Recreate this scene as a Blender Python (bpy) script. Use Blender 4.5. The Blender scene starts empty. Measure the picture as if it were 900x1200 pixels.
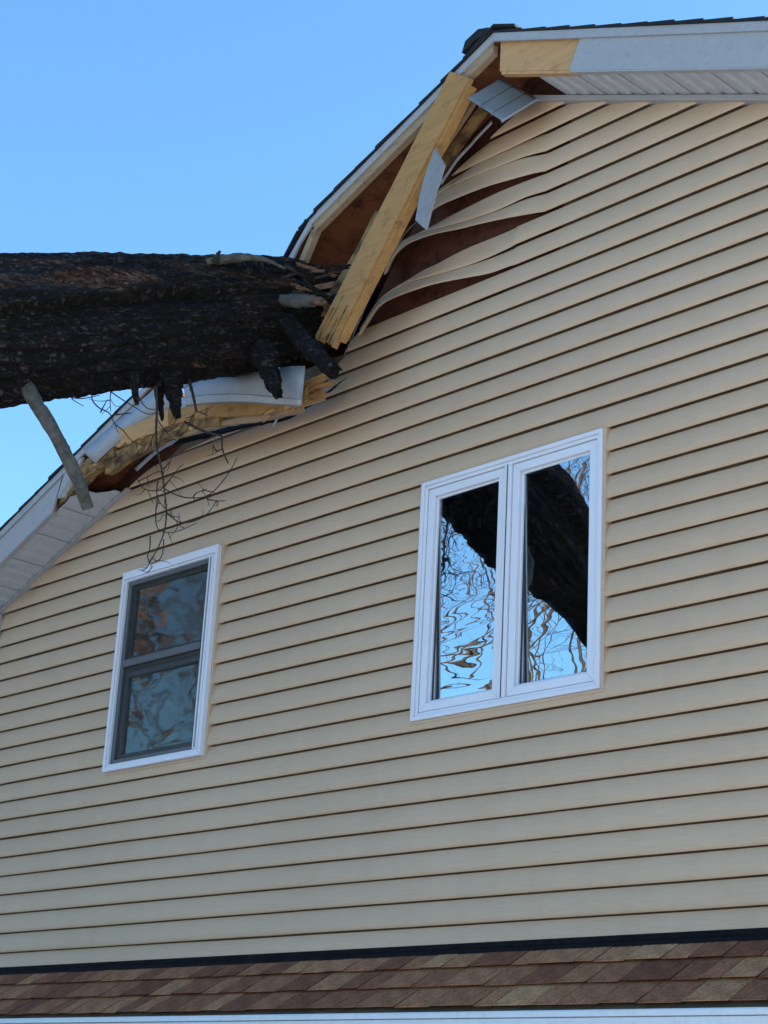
import bpy, bmesh, math, random
from mathutils import Vector, Matrix, noise

random.seed(7)
C = bpy.context.scene.collection
scene = bpy.context.scene
R = math.radians

# ------------------------------------------------------------------ camera, sky, sun, exposure
cam_d = bpy.data.cameras.new('camera')
cam = bpy.data.objects.new('camera', cam_d)
C.objects.link(cam)
cam_d.sensor_fit = 'VERTICAL'
cam_d.sensor_height = 24.0
cam_d.lens = 24.0 * 2077.473 / 1200.0
cam_d.clip_start = 0.05
cam_d.clip_end = 2000.0
cam.matrix_world = Matrix([[0.690777, 0.206233, 0.693033, 0.0], [0.721084, -0.267425, -0.639157, -5.797401], [0.053519, 0.94125, -0.333443, 1.637764], [0.0, 0.0, 0.0, 1.0]])
scene.camera = cam

SUN_EL, SUN_AZ = R(25.0), R(38.0)          # azimuth from +Y (behind the gable wall) towards +X
world = bpy.data.worlds.new('World')
scene.world = world
world.use_nodes = True
wn = world.node_tree
wn.nodes.clear()
w_out = wn.nodes.new('ShaderNodeOutputWorld')
w_bg = wn.nodes.new('ShaderNodeBackground')
w_sky = wn.nodes.new('ShaderNodeTexSky')
w_sky.sky_type = 'NISHITA'
w_sky.sun_disc = False
w_sky.sun_elevation = SUN_EL
w_sky.sun_rotation = SUN_AZ
w_sky.altitude = 100.0
w_sky.air_density = 1.0
w_sky.dust_density = 1.0
w_sky.ozone_density = 1.0
w_bg.inputs['Strength'].default_value = 0.070
w_tint = wn.nodes.new('ShaderNodeMix')            # the photograph's deep, even blue
w_tint.data_type = 'RGBA'; w_tint.blend_type = 'MULTIPLY'
w_tint.inputs[0].default_value = 1.0
w_tint.inputs[7].default_value = (0.625, 0.985, 1.2, 1.0)
wn.links.new(w_sky.outputs['Color'], w_tint.inputs[6])
wn.links.new(w_tint.outputs[2], w_bg.inputs['Color'])
wn.links.new(w_bg.outputs['Background'], w_out.inputs['Surface'])

sun_d = bpy.data.lights.new('sun', 'SUN')
sun_d.energy = 5.0
sun_d.angle = R(0.53)
sun_d.color = (1.0, 0.9, 0.76)
sun = bpy.data.objects.new('sun', sun_d)
C.objects.link(sun)
sdir = Vector((math.sin(SUN_AZ) * math.cos(SUN_EL), math.cos(SUN_AZ) * math.cos(SUN_EL), math.sin(SUN_EL)))
sun.rotation_euler = (-sdir).to_track_quat('-Z', 'Y').to_euler()
sun.location = sdir * 60

vs = scene.view_settings
vs.view_transform = 'Standard'
vs.look = 'None'
vs.gamma = 1.0
vs.use_curve_mapping = False
vs.exposure = 2.2

# ------------------------------------------------------------------ helpers
Z0 = 2.45            # height of the first siding line above the ground
CO = 0.115           # one siding course
XP = -5.332          # ridge
ZP = Z0 + 4.50       # top of the shingles at the ridge
PITCH = 0.425
XL, XR = -9.95, -0.71
OV = 0.30            # rake overhang
def RL(x): return ZP - PITCH * abs(x - XP)

def ob(name, verts, faces, mat=None, parent=None, smooth=False, fix=True, bevel=0.0, sharp=None):
    me = bpy.data.meshes.new(name)
    me.from_pydata([tuple(v) for v in verts], [], [tuple(f) for f in faces])
    if fix:
        bm = bmesh.new(); bm.from_mesh(me)
        bmesh.ops.recalc_face_normals(bm, faces=bm.faces)
        bm.to_mesh(me); bm.free()
    me.update()
    if smooth:
        for p in me.polygons: p.use_smooth = True
        if sharp is not None:
            me.set_sharp_from_angle(angle=R(sharp))
    if mat: me.materials.append(mat)
    o = bpy.data.objects.new(name, me)
    C.objects.link(o)
    if parent: o.parent = parent
    if bevel > 0:
        m = o.modifiers.new('bevel', 'BEVEL'); m.width = bevel; m.segments = 2
        m.limit_method = 'ANGLE'; m.angle_limit = R(40)
    return o

def empty(name, loc=(0, 0, 0)):
    o = bpy.data.objects.new(name, None)
    C.objects.link(o); o.location = loc
    o.empty_display_size = 0.2
    return o

def tag(o, label=None, cat=None, group=None, kind=None):
    if label: o['label'] = label
    if cat: o['category'] = cat
    if group: o['group'] = group
    if kind: o['kind'] = kind
    return o

class MB:
    def __init__(s): s.v = []; s.f = []
    def add(s, v, f):
        n = len(s.v); s.v += [Vector(q) for q in v]; s.f += [tuple(i + n for i in q) for q in f]
    def box(s, x0, x1, y0, y1, z0, z1):
        s.add([(x0,y0,z0),(x1,y0,z0),(x1,y1,z0),(x0,y1,z0),(x0,y0,z1),(x1,y0,z1),(x1,y1,z1),(x0,y1,z1)],
              [(0,3,2,1),(4,5,6,7),(0,1,5,4),(1,2,6,5),(2,3,7,6),(3,0,4,7)])
    def hexa(s, b):      # eight corners, bottom ring then top ring
        s.add(b, [(0,3,2,1),(4,5,6,7),(0,1,5,4),(1,2,6,5),(2,3,7,6),(3,0,4,7)])
    def rake(s, xa, xb, ot, obm, ya, yb, xa2=None, xb2=None):   # box parallel to the roof slope
        xa2 = xa if xa2 is None else xa2; xb2 = xb if xb2 is None else xb2
        s.hexa([(xa2,ya,RL(xa2)-obm),(xb2,ya,RL(xb2)-obm),(xb2,yb,RL(xb2)-obm),(xa2,yb,RL(xa2)-obm),
                (xa,ya,RL(xa)-ot),(xb,ya,RL(xb)-ot),(xb,yb,RL(xb)-ot),(xa,yb,RL(xa)-ot)])
    def prism(s, pts, off):   # polygon extruded by the vector off
        n = len(pts); off = Vector(off)
        s.add([Vector(p) for p in pts] + [Vector(p) + off for p in pts],
              [tuple(range(n))[::-1], tuple(range(n, 2*n))] + [(i, (i+1) % n, n + (i+1) % n, n + i) for i in range(n)])
    def tube(s, pts, rad, n=8, cap=True, rough=0.0, seed=0.0):
        pts = [Vector(p) for p in pts]
        if not hasattr(rad, '__len__'): rad = [rad] * len(pts)
        rings = []
        ref = None
        for i, p in enumerate(pts):
            t = (pts[min(i+1, len(pts)-1)] - pts[max(i-1, 0)]).normalized()
            if ref is None:
                ref = t.cross(Vector((0.31, 0.22, 0.92)))
                if ref.length < 1e-3: ref = t.cross(Vector((1, 0, 0)))
            a = (ref - t * ref.dot(t)).normalized(); ref = a
            b = t.cross(a)
            ring = []
            for k in range(n):
                an = 2 * math.pi * k / n
                r = rad[i]
                if rough:
                    r *= 1 + rough * noise.noise(Vector((math.cos(an) * 1.7, math.sin(an) * 1.7, i * 0.9 + seed)))
                ring.append(p + (a * math.cos(an) + b * math.sin(an)) * r)
            rings.append(ring)
        v = [q for r_ in rings for q in r_]
        f = []
        for i in range(len(rings) - 1):
            for k in range(n):
                f.append((i*n + k, i*n + (k+1) % n, (i+1)*n + (k+1) % n, (i+1)*n + k))
        if cap:
            f.append(tuple(range(n))[::-1]); f.append(tuple((len(rings)-1)*n + k for k in range(n)))
        s.add(v, f)
    def build(s, name, mat, parent=None, **kw):
        return ob(name, s.v, s.f, mat, parent, **kw)

def resample(pts, n):
    pts = [Vector(p) for p in pts]
    # Catmull-Rom through the points, then even arc length
    dense = []
    for i in range(len(pts) - 1):
        p0 = pts[max(i-1, 0)]; p1 = pts[i]; p2 = pts[i+1]; p3 = pts[min(i+2, len(pts)-1)]
        for k in range(12):
            t = k / 12.0
            dense.append(0.5 * ((2*p1) + (-p0+p2)*t + (2*p0-5*p1+4*p2-p3)*t*t + (-p0+3*p1-3*p2+p3)*t**3))
    dense.append(pts[-1])
    L = [0.0]
    for i in range(1, len(dense)): L.append(L[-1] + (dense[i]-dense[i-1]).length)
    out = []; j = 0
    for k in range(n):
        d = L[-1] * k / (n-1)
        while j < len(L)-2 and L[j+1] < d: j += 1
        u = (d - L[j]) / max(L[j+1]-L[j], 1e-9)
        out.append(dense[j].lerp(dense[j+1], min(max(u, 0), 1)))
    return out

def board(p0, p1, width_dir, w, t, nseg=10, warp=0.004, seed=0.0, jag0=0.0, jag1=0.0, kerf=0):
    """sawn board from p0 to p1; w along width_dir, t across; jag* splinters an end into teeth"""
    m = MB()
    p0 = Vector(p0); p1 = Vector(p1)
    ax = (p1 - p0).normalized(); wd = Vector(width_dir); wd = (wd - ax * wd.dot(ax)).normalized(); td = ax.cross(wd)
    L = (p1 - p0).length
    nw = 9 if (jag0 or jag1) else 4
    rnd = random.Random(int(seed * 100) + 3)
    j0 = [rnd.uniform(0, jag0) for _ in range(nw + 1)]; j1 = [rnd.uniform(0, jag1) for _ in range(nw + 1)]
    v = []; f = []
    def idx(i, j, s): return (i * (nw + 1) + j) * 2 + s
    for i in range(nseg + 1):
        for j in range(nw + 1):
            u = i / nseg
            d = j0[j] * (1-u)**3 + u * L - j1[j] * u**3
            q = p0 + ax * d + wd * (w * (j / nw - 0.5))
            n1 = noise.noise(Vector((d * 2.2, j * 0.1, seed))) * warp
            q = q + td * n1 + wd * noise.noise(Vector((d * 1.7, seed + 4, 0))) * warp
            v += [q - td * t / 2, q + td * t / 2]
    for i in range(nseg):
        for j in range(nw):
            f.append((idx(i,j,0), idx(i+1,j,0), idx(i+1,j+1,0), idx(i,j+1,0)))
            f.append((idx(i,j,1), idx(i,j+1,1), idx(i+1,j+1,1), idx(i+1,j,1)))
        f.append((idx(i,0,0), idx(i,0,1), idx(i+1,0,1), idx(i+1,0,0)))
        f.append((idx(i,nw,0), idx(i+1,nw,0), idx(i+1,nw,1), idx(i,nw,1)))
    for j in range(nw):
        f.append((idx(0,j,0), idx(0,j+1,0), idx(0,j+1,1), idx(0,j,1)))
        f.append((idx(nseg,j,0), idx(nseg,j,1), idx(nseg,j+1,1), idx(nseg,j+1,0)))
    m.add(v, f)
    return m

def sheet(rows, solid, name, mat, parent=None, smooth=True, sharp=35, crease=0.006):
    """grid through rows of points (all the same length), given a thickness"""
    n = len(rows[0]); f = []
    v = [p + Vector((0, 1, .4)) * (crease * noise.noise(Vector((p.x * 14, p.z * 14, 3.3)))) for r in rows for p in r]
    for i in range(len(rows)-1):
        for k in range(n-1):
            f.append((i*n+k, i*n+k+1, (i+1)*n+k+1, (i+1)*n+k))
    o = ob(name, v, f, mat, parent, smooth=smooth, sharp=sharp)
    m = o.modifiers.new('thickness', 'SOLIDIFY'); m.thickness = solid; m.offset = 0
    return o

# ------------------------------------------------------------------ materials
def nodes(name):
    m = bpy.data.materials.new(name); m.use_nodes = True
    nt = m.node_tree
    b = nt.nodes['Principled BSDF']
    return m, nt, b
def N(nt, t, **kw):
    n = nt.nodes.new(t)
    for k, v in kw.items():
        if k in n.inputs: n.inputs[k].default_value = v
        else: setattr(n, k, v)
    return n
def coords(nt, scale=(1, 1, 1), kind='Object'):
    tc = N(nt, 'ShaderNodeTexCoord'); mp = N(nt, 'ShaderNodeMapping'); mp.inputs['Scale'].default_value = scale
    nt.links.new(tc.outputs[kind], mp.inputs['Vector'])
    return mp.outputs['Vector']
def ramp(nt, fac, stops):
    r = N(nt, 'ShaderNodeValToRGB'); e = r.color_ramp.elements
    while len(e) < len(stops): e.new(0.5)
    for el, (p, c) in zip(e, stops):
        el.position = p; el.color = (*c, 1) if len(c) == 3 else c
    nt.links.new(fac, r.inputs['Fac'])
    return r.outputs['Color']
def mix(nt, fac, a, b, mode='MIX'):
    n = N(nt, 'ShaderNodeMix', data_type='RGBA', blend_type=mode)
    for s, i in ((fac, 0), (a, 6), (b, 7)):
        if hasattr(s, 'links'): nt.links.new(s, n.inputs[i])
        else: n.inputs[i].default_value = s if i == 0 else ((*s, 1) if len(s) == 3 else s)
    return n.outputs[2]
def noisetex(nt, vec, scale, detail=4, rough=0.6, dist=0.0):
    n = N(nt, 'ShaderNodeTexNoise'); n.inputs['Scale'].default_value = scale; n.inputs['Detail'].default_value = detail
    n.inputs['Roughness'].default_value = rough; n.inputs['Distortion'].default_value = dist
    nt.links.new(vec, n.inputs['Vector'])
    return n.outputs['Fac']
def bump(nt, b, h, dist, strength=1.0, prev=None):
    n = N(nt, 'ShaderNodeBump'); n.inputs['Strength'].default_value = strength; n.inputs['Distance'].default_value = dist
    nt.links.new(h, n.inputs['Height'])
    if prev: nt.links.new(prev, n.inputs['Normal'])
    nt.links.new(n.outputs['Normal'], b.inputs['Normal'])
    return n.outputs['Normal']

def plain(name, col, rough=0.5, var=0.12, scale=(3, 3, 3), bscale=40, bd=0.0008, metal=0.0, spec=0.4, dirt=None):
    m, nt, b = nodes(name)
    v = coords(nt, scale)
    n1 = noisetex(nt, v, 2.2, 6, 0.65)
    lo = tuple(c * (1 - var) for c in col); hi = tuple(min(1, c * (1 + var)) for c in col)
    c = ramp(nt, n1, [(0.3, lo), (0.7, hi)])
    if dirt:
        n3 = noisetex(nt, v, 9.0, 8, 0.7, 0.6)
        f = ramp(nt, n3, [(0.52, (0, 0, 0)), (0.75, (1, 1, 1))])
        c = mix(nt, f, c, dirt)
    nt.links.new(c, b.inputs['Base Color'])
    b.inputs['Roughness'].default_value = rough; b.inputs['Metallic'].default_value = metal
    b.inputs['Specular IOR Level'].default_value = spec
    if bd:
        bump(nt, b, noisetex(nt, v, bscale, 4), bd, 0.6)
    return m

def m_siding():
    m, nt, b = nodes('vinyl_siding')
    v = coords(nt)
    big = noisetex(nt, coords(nt, (0.5, 1, 1.2)), 1.1, 5, 0.6)
    grain = noisetex(nt, coords(nt, (3.0, 40, 60)), 3.0, 6, 0.7, 0.4)
    streak = noisetex(nt, coords(nt, (4.2, 9, 0.9)), 1.3, 7, 0.7)
    c = ramp(nt, big, [(0.3, (0.525, 0.368, 0.260)), (0.7, (0.58, 0.414, 0.295))])
    g = ramp(nt, grain, [(0.35, (0.93, 0.93, 0.92)), (0.65, (1.03, 1.03, 1.03))])
    c = mix(nt, 1.0, c, g, 'MULTIPLY')
    s = ramp(nt, streak, [(0.36, (0.955, 0.95, 0.94)), (0.62, (1, 1, 1))])
    c = mix(nt, 1.0, c, s, 'MULTIPLY')
    nt.links.new(c, b.inputs['Base Color'])
    b.inputs['Roughness'].default_value = 0.55; b.inputs['Specular IOR Level'].default_value = 0.3
    bump(nt, b, grain, 0.0009, 0.5)
    return m
M = {}
M['siding'] = m_siding()
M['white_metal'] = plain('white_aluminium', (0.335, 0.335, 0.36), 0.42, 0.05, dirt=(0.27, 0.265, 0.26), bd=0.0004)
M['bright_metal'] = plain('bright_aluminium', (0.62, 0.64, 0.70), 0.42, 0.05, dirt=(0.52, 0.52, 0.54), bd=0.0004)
M['vinyl'] = plain('white_vinyl', (0.67, 0.675, 0.76), 0.38, 0.03, bd=0.0002)
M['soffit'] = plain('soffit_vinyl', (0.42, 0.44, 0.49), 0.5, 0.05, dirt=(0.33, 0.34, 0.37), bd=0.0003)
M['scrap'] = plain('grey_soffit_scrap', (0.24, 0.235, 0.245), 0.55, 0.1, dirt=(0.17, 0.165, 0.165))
M['grey_metal'] = plain('grey_aluminium', (0.16, 0.175, 0.195), 0.4, 0.12, dirt=(0.2, 0.21, 0.23), bd=0.0008)
M['torn_metal'] = plain('torn_channel_metal', (0.10, 0.105, 0.12), 0.45, 0.5, scale=(8, 8, 8), dirt=(0.36, 0.36, 0.37), bd=0.004, bscale=14)
M['flashing'] = plain('dark_flashing', (0.009, 0.0085, 0.0105), 0.75, 0.3, dirt=(0.02, 0.019, 0.021), spec=0.06)
M['screen_frame'] = plain('screen_frame', (0.085, 0.09, 0.105), 0.45, 0.1, bd=0.0002)
M['dark_gasket'] = plain('dark_gasket', (0.05, 0.052, 0.055), 0.6, 0.1)
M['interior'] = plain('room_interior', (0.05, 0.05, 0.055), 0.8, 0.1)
M['curtain'] = plain('curtain', (0.16, 0.15, 0.15), 0.9, 0.2)
M['black_shingle'] = plain('charcoal_shingle', (0.010, 0.0115, 0.016), 0.9, 0.3, bscale=120, bd=0.003, scale=(6, 6, 6))

def m_wood(name, a, bcol, dark, axis_scale=(1, 1, 1), grain=(2.0, 26, 26), kn=0.62):
    m, nt, b = nodes(name)
    v = coords(nt, grain)
    g = noisetex(nt, v, 1.6, 6, 0.65, 0.8)
    c = ramp(nt, g, [(0.28, bcol), (0.5, a), (0.75, tuple(x * 1.08 for x in a))])
    blot = noisetex(nt, coords(nt, (5, 5, 5)), 2.0, 6, 0.7)
    f = ramp(nt, blot, [(kn - 0.06, (0, 0, 0)), (kn + 0.12, (1, 1, 1))])
    c = mix(nt, f, c, dark)
    nt.links.new(c, b.inputs['Base Color'])
    b.inputs['Roughness'].default_value = 0.75; b.inputs['Specular IOR Level'].default_value = 0.2
    bump(nt, b, g, 0.004, 0.6)
    return m
M['pine'] = m_wood('pine_lumber', (0.39, 0.215, 0.085), (0.30, 0.155, 0.055), (0.18, 0.085, 0.035))
M['pale_pine'] = m_wood('pale_pine', (0.50, 0.29, 0.14), (0.44, 0.235, 0.105), (0.33, 0.17, 0.07))
M['grey_wood'] = m_wood('weathered_wood', (0.34, 0.245, 0.165), (0.24, 0.16, 0.10), (0.13, 0.085, 0.055))
M['rot_wood'] = m_wood('rotten_wood', (0.30, 0.18, 0.075), (0.16, 0.09, 0.04), (0.07, 0.04, 0.025), kn=0.5)
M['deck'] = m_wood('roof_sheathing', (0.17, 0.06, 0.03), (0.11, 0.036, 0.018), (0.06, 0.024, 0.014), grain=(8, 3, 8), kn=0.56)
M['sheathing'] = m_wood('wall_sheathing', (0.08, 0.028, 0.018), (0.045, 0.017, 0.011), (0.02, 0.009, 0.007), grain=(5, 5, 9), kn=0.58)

def m_bark():
    m, nt, b = nodes('bark')
    at = N(nt, 'ShaderNodeAttribute', attribute_name='uvw')
    mp = N(nt, 'ShaderNodeMapping'); mp.inputs['Scale'].default_value = (1, 1, 1)
    nt.links.new(at.outputs['Vector'], mp.inputs['Vector'])
    v = mp.outputs['Vector']
    vo = N(nt, 'ShaderNodeTexVoronoi', feature='DISTANCE_TO_EDGE'); vo.inputs['Scale'].default_value = 46
    mp2 = N(nt, 'ShaderNodeMapping'); mp2.inputs['Scale'].default_value = (0.55, 1, 1)
    nz = noisetex(nt, v, 13, 5)
    add = N(nt, 'ShaderNodeVectorMath', operation='ADD')
    sc = N(nt, 'ShaderNodeVectorMath', operation='SCALE'); sc.inputs['Scale'].default_value = 0.16
    cmb = N(nt, 'ShaderNodeCombineXYZ'); nt.links.new(nz, cmb.inputs[0]); nt.links.new(nz, cmb.inputs[1])
    nt.links.new(cmb.outputs[0], sc.inputs[0]); nt.links.new(v, add.inputs[0]); nt.links.new(sc.outputs[0], add.inputs[1])
    nt.links.new(add.outputs[0], mp2.inputs['Vector']); nt.links.new(mp2.outputs['Vector'], vo.inputs['Vector'])
    crack = ramp(nt, vo.outputs['Distance'], [(0.0, (0, 0, 0)), (0.22, (1, 1, 1))])
    vc = N(nt, 'ShaderNodeTexVoronoi', feature='F1'); vc.inputs['Scale'].default_value = 46
    nt.links.new(mp2.outputs['Vector'], vc.inputs['Vector'])
    sep = N(nt, 'ShaderNodeSeparateColor'); nt.links.new(vc.outputs['Color'], sep.inputs[0])
    n2 = noisetex(nt, v, 42, 9, 0.78)
    n3 = noisetex(nt, v, 3.2, 5, 0.6)
    chip = ramp(nt, sep.outputs[0], [(0.25, (0.006, 0.0055, 0.007)), (0.7, (0.022, 0.019, 0.021)), (0.97, (0.050, 0.043, 0.043))])
    c = mix(nt, 1.0, chip, ramp(nt, n2, [(0.36, (0.25, 0.25, 0.26)), (0.66, (2.0, 1.95, 1.95))]), 'MULTIPLY')
    c = mix(nt, crack, (0.003, 0.003, 0.003), c)
    f = ramp(nt, n3, [(0.54, (0, 0, 0)), (0.68, (1, 1, 1))])
    c = mix(nt, f, c, mix(nt, 1.0, c, (1.9, 1.25, 1.05), 'MULTIPLY'))
    # torn places where the bark is off and the wood shows
    wd = N(nt, 'ShaderNodeAttribute', attribute_name='torn')
    wg = noisetex(nt, coords(nt, (13, 2.2, 13)), 2.4, 9, 0.75, 1.6)
    wc = ramp(nt, wg, [(0.38, (0.006, 0.004, 0.003)), (0.5, (0.06, 0.026, 0.020)), (0.64, (0.23, 0.155, 0.125))])
    c = mix(nt, wd.outputs['Fac'], c, wc)
    nt.links.new(c, b.inputs['Base Color'])
    b.inputs['Roughness'].default_value = 0.85; b.inputs['Specular IOR Level'].default_value = 0.25
    p = bump(nt, b, crack, 0.016, 1.0)
    bump(nt, b, n2, 0.012, 0.8, p)
    return m
M['bark'] = m_bark()
M['twig'] = plain('twig_bark', (0.035, 0.028, 0.025), 0.8, 0.3, scale=(10, 10, 10))
M['stub'] = plain('grey_branch_bark', (0.085, 0.078, 0.068), 0.85, 0.5, scale=(9, 9, 9), dirt=(0.03, 0.026, 0.022), bd=0.005, bscale=12)
M['dark_stub'] = plain('dark_branch_bark', (0.022, 0.018, 0.017), 0.85, 0.6, scale=(14, 14, 14), dirt=(0.075, 0.062, 0.055), bd=0.012, bscale=9)
M['felt'] = plain('gap_shade_backing', (0.15, 0.115, 0.085), 0.95, 0.3, spec=0.1)  # brown tone that puts shade into the gaps between courses
M['heart'] = plain('broken_heartwood', (0.14, 0.072, 0.045), 0.85, 0.4, scale=(16, 16, 16), dirt=(0.10, 0.05, 0.035), bd=0.006, bscale=14)
M['tree_bark'] = plain('tree_bark', (0.052, 0.038, 0.031), 0.9, 0.3, scale=(3, 3, 3), dirt=(0.035, 0.027, 0.022))
def m_shingle():
    m, nt, b = nodes('brown_shingle')
    oi = N(nt, 'ShaderNodeObjectInfo')
    c = ramp(nt, oi.outputs['Random'], [(0.0, (0.17, 0.062, 0.036)), (0.3, (0.235, 0.092, 0.051)), (0.55, (0.29, 0.122, 0.066)), (0.78, (0.35, 0.158, 0.082)), (0.95, (0.39, 0.195, 0.10)), (1.0, (0.46, 0.25, 0.125))])
    v = coords(nt, (1, 1, 1))
    gr = noisetex(nt, v, 120, 5, 0.85)
    g = ramp(nt, gr, [(0.34, (0.35, 0.34, 0.34)), (0.64, (1.75, 1.72, 1.68))])
    c = mix(nt, 1.0, c, g, 'MULTIPLY')
    n2 = noisetex(nt, v, 14, 5, 0.65)
    c = mix(nt, 1.0, c, ramp(nt, n2, [(0.35, (0.72, 0.70, 0.70)), (0.65, (1.15, 1.15, 1.15))]), 'MULTIPLY')
    nt.links.new(c, b.inputs['Base Color'])
    b.inputs['Roughness'].default_value = 0.92; b.inputs['Specular IOR Level'].default_value = 0.2
    bump(nt, b, gr, 0.003, 0.7)
    return m
M['shingle'] = m_shingle()
def m_glass(name, refl, wave, sx, sz, seed, tint=(0.9, 0.96, 1.0), rough=0.004):
    m, nt, b = nodes(name)
    nt.nodes.remove(b)
    out = nt.nodes['Material Output']
    gl = N(nt, 'ShaderNodeBsdfGlossy'); gl.inputs['Roughness'].default_value = rough; gl.inputs['Color'].default_value = (*tint, 1)
    tr = N(nt, 'ShaderNodeBsdfTransparent'); tr.inputs['Color'].default_value = (0.5, 0.53, 0.55, 1)
    mx = N(nt, 'ShaderNodeMixShader'); mx.inputs['Fac'].default_value = refl
    tc = N(nt, 'ShaderNodeTexCoord'); mp = N(nt, 'ShaderNodeMapping')
    mp.inputs['Scale'].default_value = (sx, 1, sz); mp.inputs['Location'].default_value = (seed, seed * 2.3, seed * 0.7)
    nt.links.new(tc.outputs['Object'], mp.inputs['Vector'])
    h = noisetex(nt, mp.outputs['Vector'], 1.0, 1.5, 0.45, 0.3)
    bp = N(nt, 'ShaderNodeBump'); bp.inputs['Strength'].default_value = 1.0; bp.inputs['Distance'].default_value = wave
    nt.links.new(h, bp.inputs['Height']); nt.links.new(bp.outputs['Normal'], gl.inputs['Normal'])
    nt.links.new(tr.outputs[0], mx.inputs[1]); nt.links.new(gl.outputs[0], mx.inputs[2])
    nt.links.new(mx.outputs[0], out.inputs['Surface'])
    return m
M['glass_a'] = m_glass('casement_glass', 0.37, 0.0013, 1.6, 8.0, 3.1)
M['glass_b'] = m_glass('casement_glass_right', 0.37, 0.0011, 1.8, 6.0, 8.4)
M['glass_c'] = m_glass('screened_glass', 0.20, 0.0024, 3.4, 9.0, 5.0, (0.80, 0.88, 0.84), 0.035)
def m_ground():
    m, nt, b = nodes('lawn')
    v = coords(nt)
    n = noisetex(nt, v, 0.35, 8, 0.65); n2 = noisetex(nt, v, 9, 6, 0.7)
    c = ramp(nt, n, [(0.35, (0.10, 0.085, 0.045)), (0.6, (0.17, 0.14, 0.085))])
    c = mix(nt, 1.0, c, ramp(nt, n2, [(0.3, (0.6, 0.6, 0.6)), (0.7, (1.3, 1.3, 1.3))]), 'MULTIPLY')
    nt.links.new(c, b.inputs['Base Color']); b.inputs['Roughness'].default_value = 0.95
    bump(nt, b, n2, 0.03)
    return m
def m_screen():
    m, nt, b = nodes('insect_screen')
    tr = N(nt, 'ShaderNodeBsdfTransparent'); mx = N(nt, 'ShaderNodeMixShader'); mx.inputs['Fac'].default_value = .24
    b.inputs['Base Color'].default_value = (.045, .043, .043, 1); b.inputs['Roughness'].default_value = .8
    nt.links.new(tr.outputs[0], mx.inputs[1]); nt.links.new(b.outputs[0], mx.inputs[2]); nt.links.new(mx.outputs[0], nt.nodes['Material Output'].inputs['Surface'])
    return m
M['screen'] = m_screen()
M['ground'] = m_ground()
M['bounce_concrete'] = plain('bounce_concrete', (0.55, 0.54, 0.51), 0.85, 0.12, scale=(.5, .5, .5), dirt=(0.45, 0.44, 0.41), bscale=60, bd=0.004)
M['dry_leaf'] = plain('dry_leaf', (0.15, 0.075, 0.04), 0.8, 0.4, scale=(2, 2, 2), bd=0)

# ------------------------------------------------------------------ ground
g = 400.0
ground = ob('ground', [(-g, -g, 0), (g, -g, 0), (g, g, 0), (-g, g, 0)], [(0, 1, 2, 3)], M['ground'], fix=False)
tag(ground, kind='structure')
m = MB()
for i in range(6):
    for j in range(5):
        m.box(-14 + i * 3.4, -14 + i * 3.4 + 3.385, -15.5 + j * 3.0, -15.5 + j * 3.0 + 2.985, -.10, .012)
bounce_ob = m.build('bounce_pad', M['bounce_concrete'], fix=False); tag(bounce_ob, kind='structure')  # pale slab out of view, added to bounce light up the wall

# ------------------------------------------------------------------ the house
house = empty('house', (0, 0, 0))
tag(house, 'tan vinyl sided house with a storm-smashed gable and two white windows', 'house')

WIN = [(-8.515, -7.605, Z0 + 1.095, Z0 + 2.30), (-5.998, -4.832, Z0 + 1.078, Z0 + 2.296)]   # x0 x1 z0 z1

# crushed line along the top of the wall where the trunk came down
TORN = [(-8.42, 3.02), (-8.21, 3.03), (-7.9, 3.035), (-7.64, 3.02), (-7.3, 3.00), (-7.03, 2.99), (-6.86, 3.06), (-6.70, 3.19), (-6.45, 3.48), (-6.27, 3.74), (-6.10, 3.93)]
def soffit_z(x): return RL(x) - 0.232
def torn_z(x):
    if x <= TORN[0][0] or x >= TORN[-1][0]: return 1e9
    for (a, za), (b, zb) in zip(TORN, TORN[1:]):
        if a <= x <= b: return Z0 + za + (zb - za) * (x - a) / (b - a)
    return 1e9

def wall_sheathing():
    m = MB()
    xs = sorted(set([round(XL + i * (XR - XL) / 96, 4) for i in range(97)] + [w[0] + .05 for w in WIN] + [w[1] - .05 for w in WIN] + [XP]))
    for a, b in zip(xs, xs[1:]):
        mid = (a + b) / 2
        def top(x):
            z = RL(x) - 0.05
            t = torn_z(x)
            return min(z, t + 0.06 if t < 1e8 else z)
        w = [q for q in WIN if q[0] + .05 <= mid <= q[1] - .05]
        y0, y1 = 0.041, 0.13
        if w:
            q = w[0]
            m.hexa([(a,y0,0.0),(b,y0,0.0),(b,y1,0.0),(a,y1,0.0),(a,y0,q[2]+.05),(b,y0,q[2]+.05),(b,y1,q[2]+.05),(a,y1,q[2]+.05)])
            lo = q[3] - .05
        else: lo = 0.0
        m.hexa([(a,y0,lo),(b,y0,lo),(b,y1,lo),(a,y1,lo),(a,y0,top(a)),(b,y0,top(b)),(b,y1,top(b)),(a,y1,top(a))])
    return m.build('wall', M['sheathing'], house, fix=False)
wall = wall_sheathing()
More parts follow.
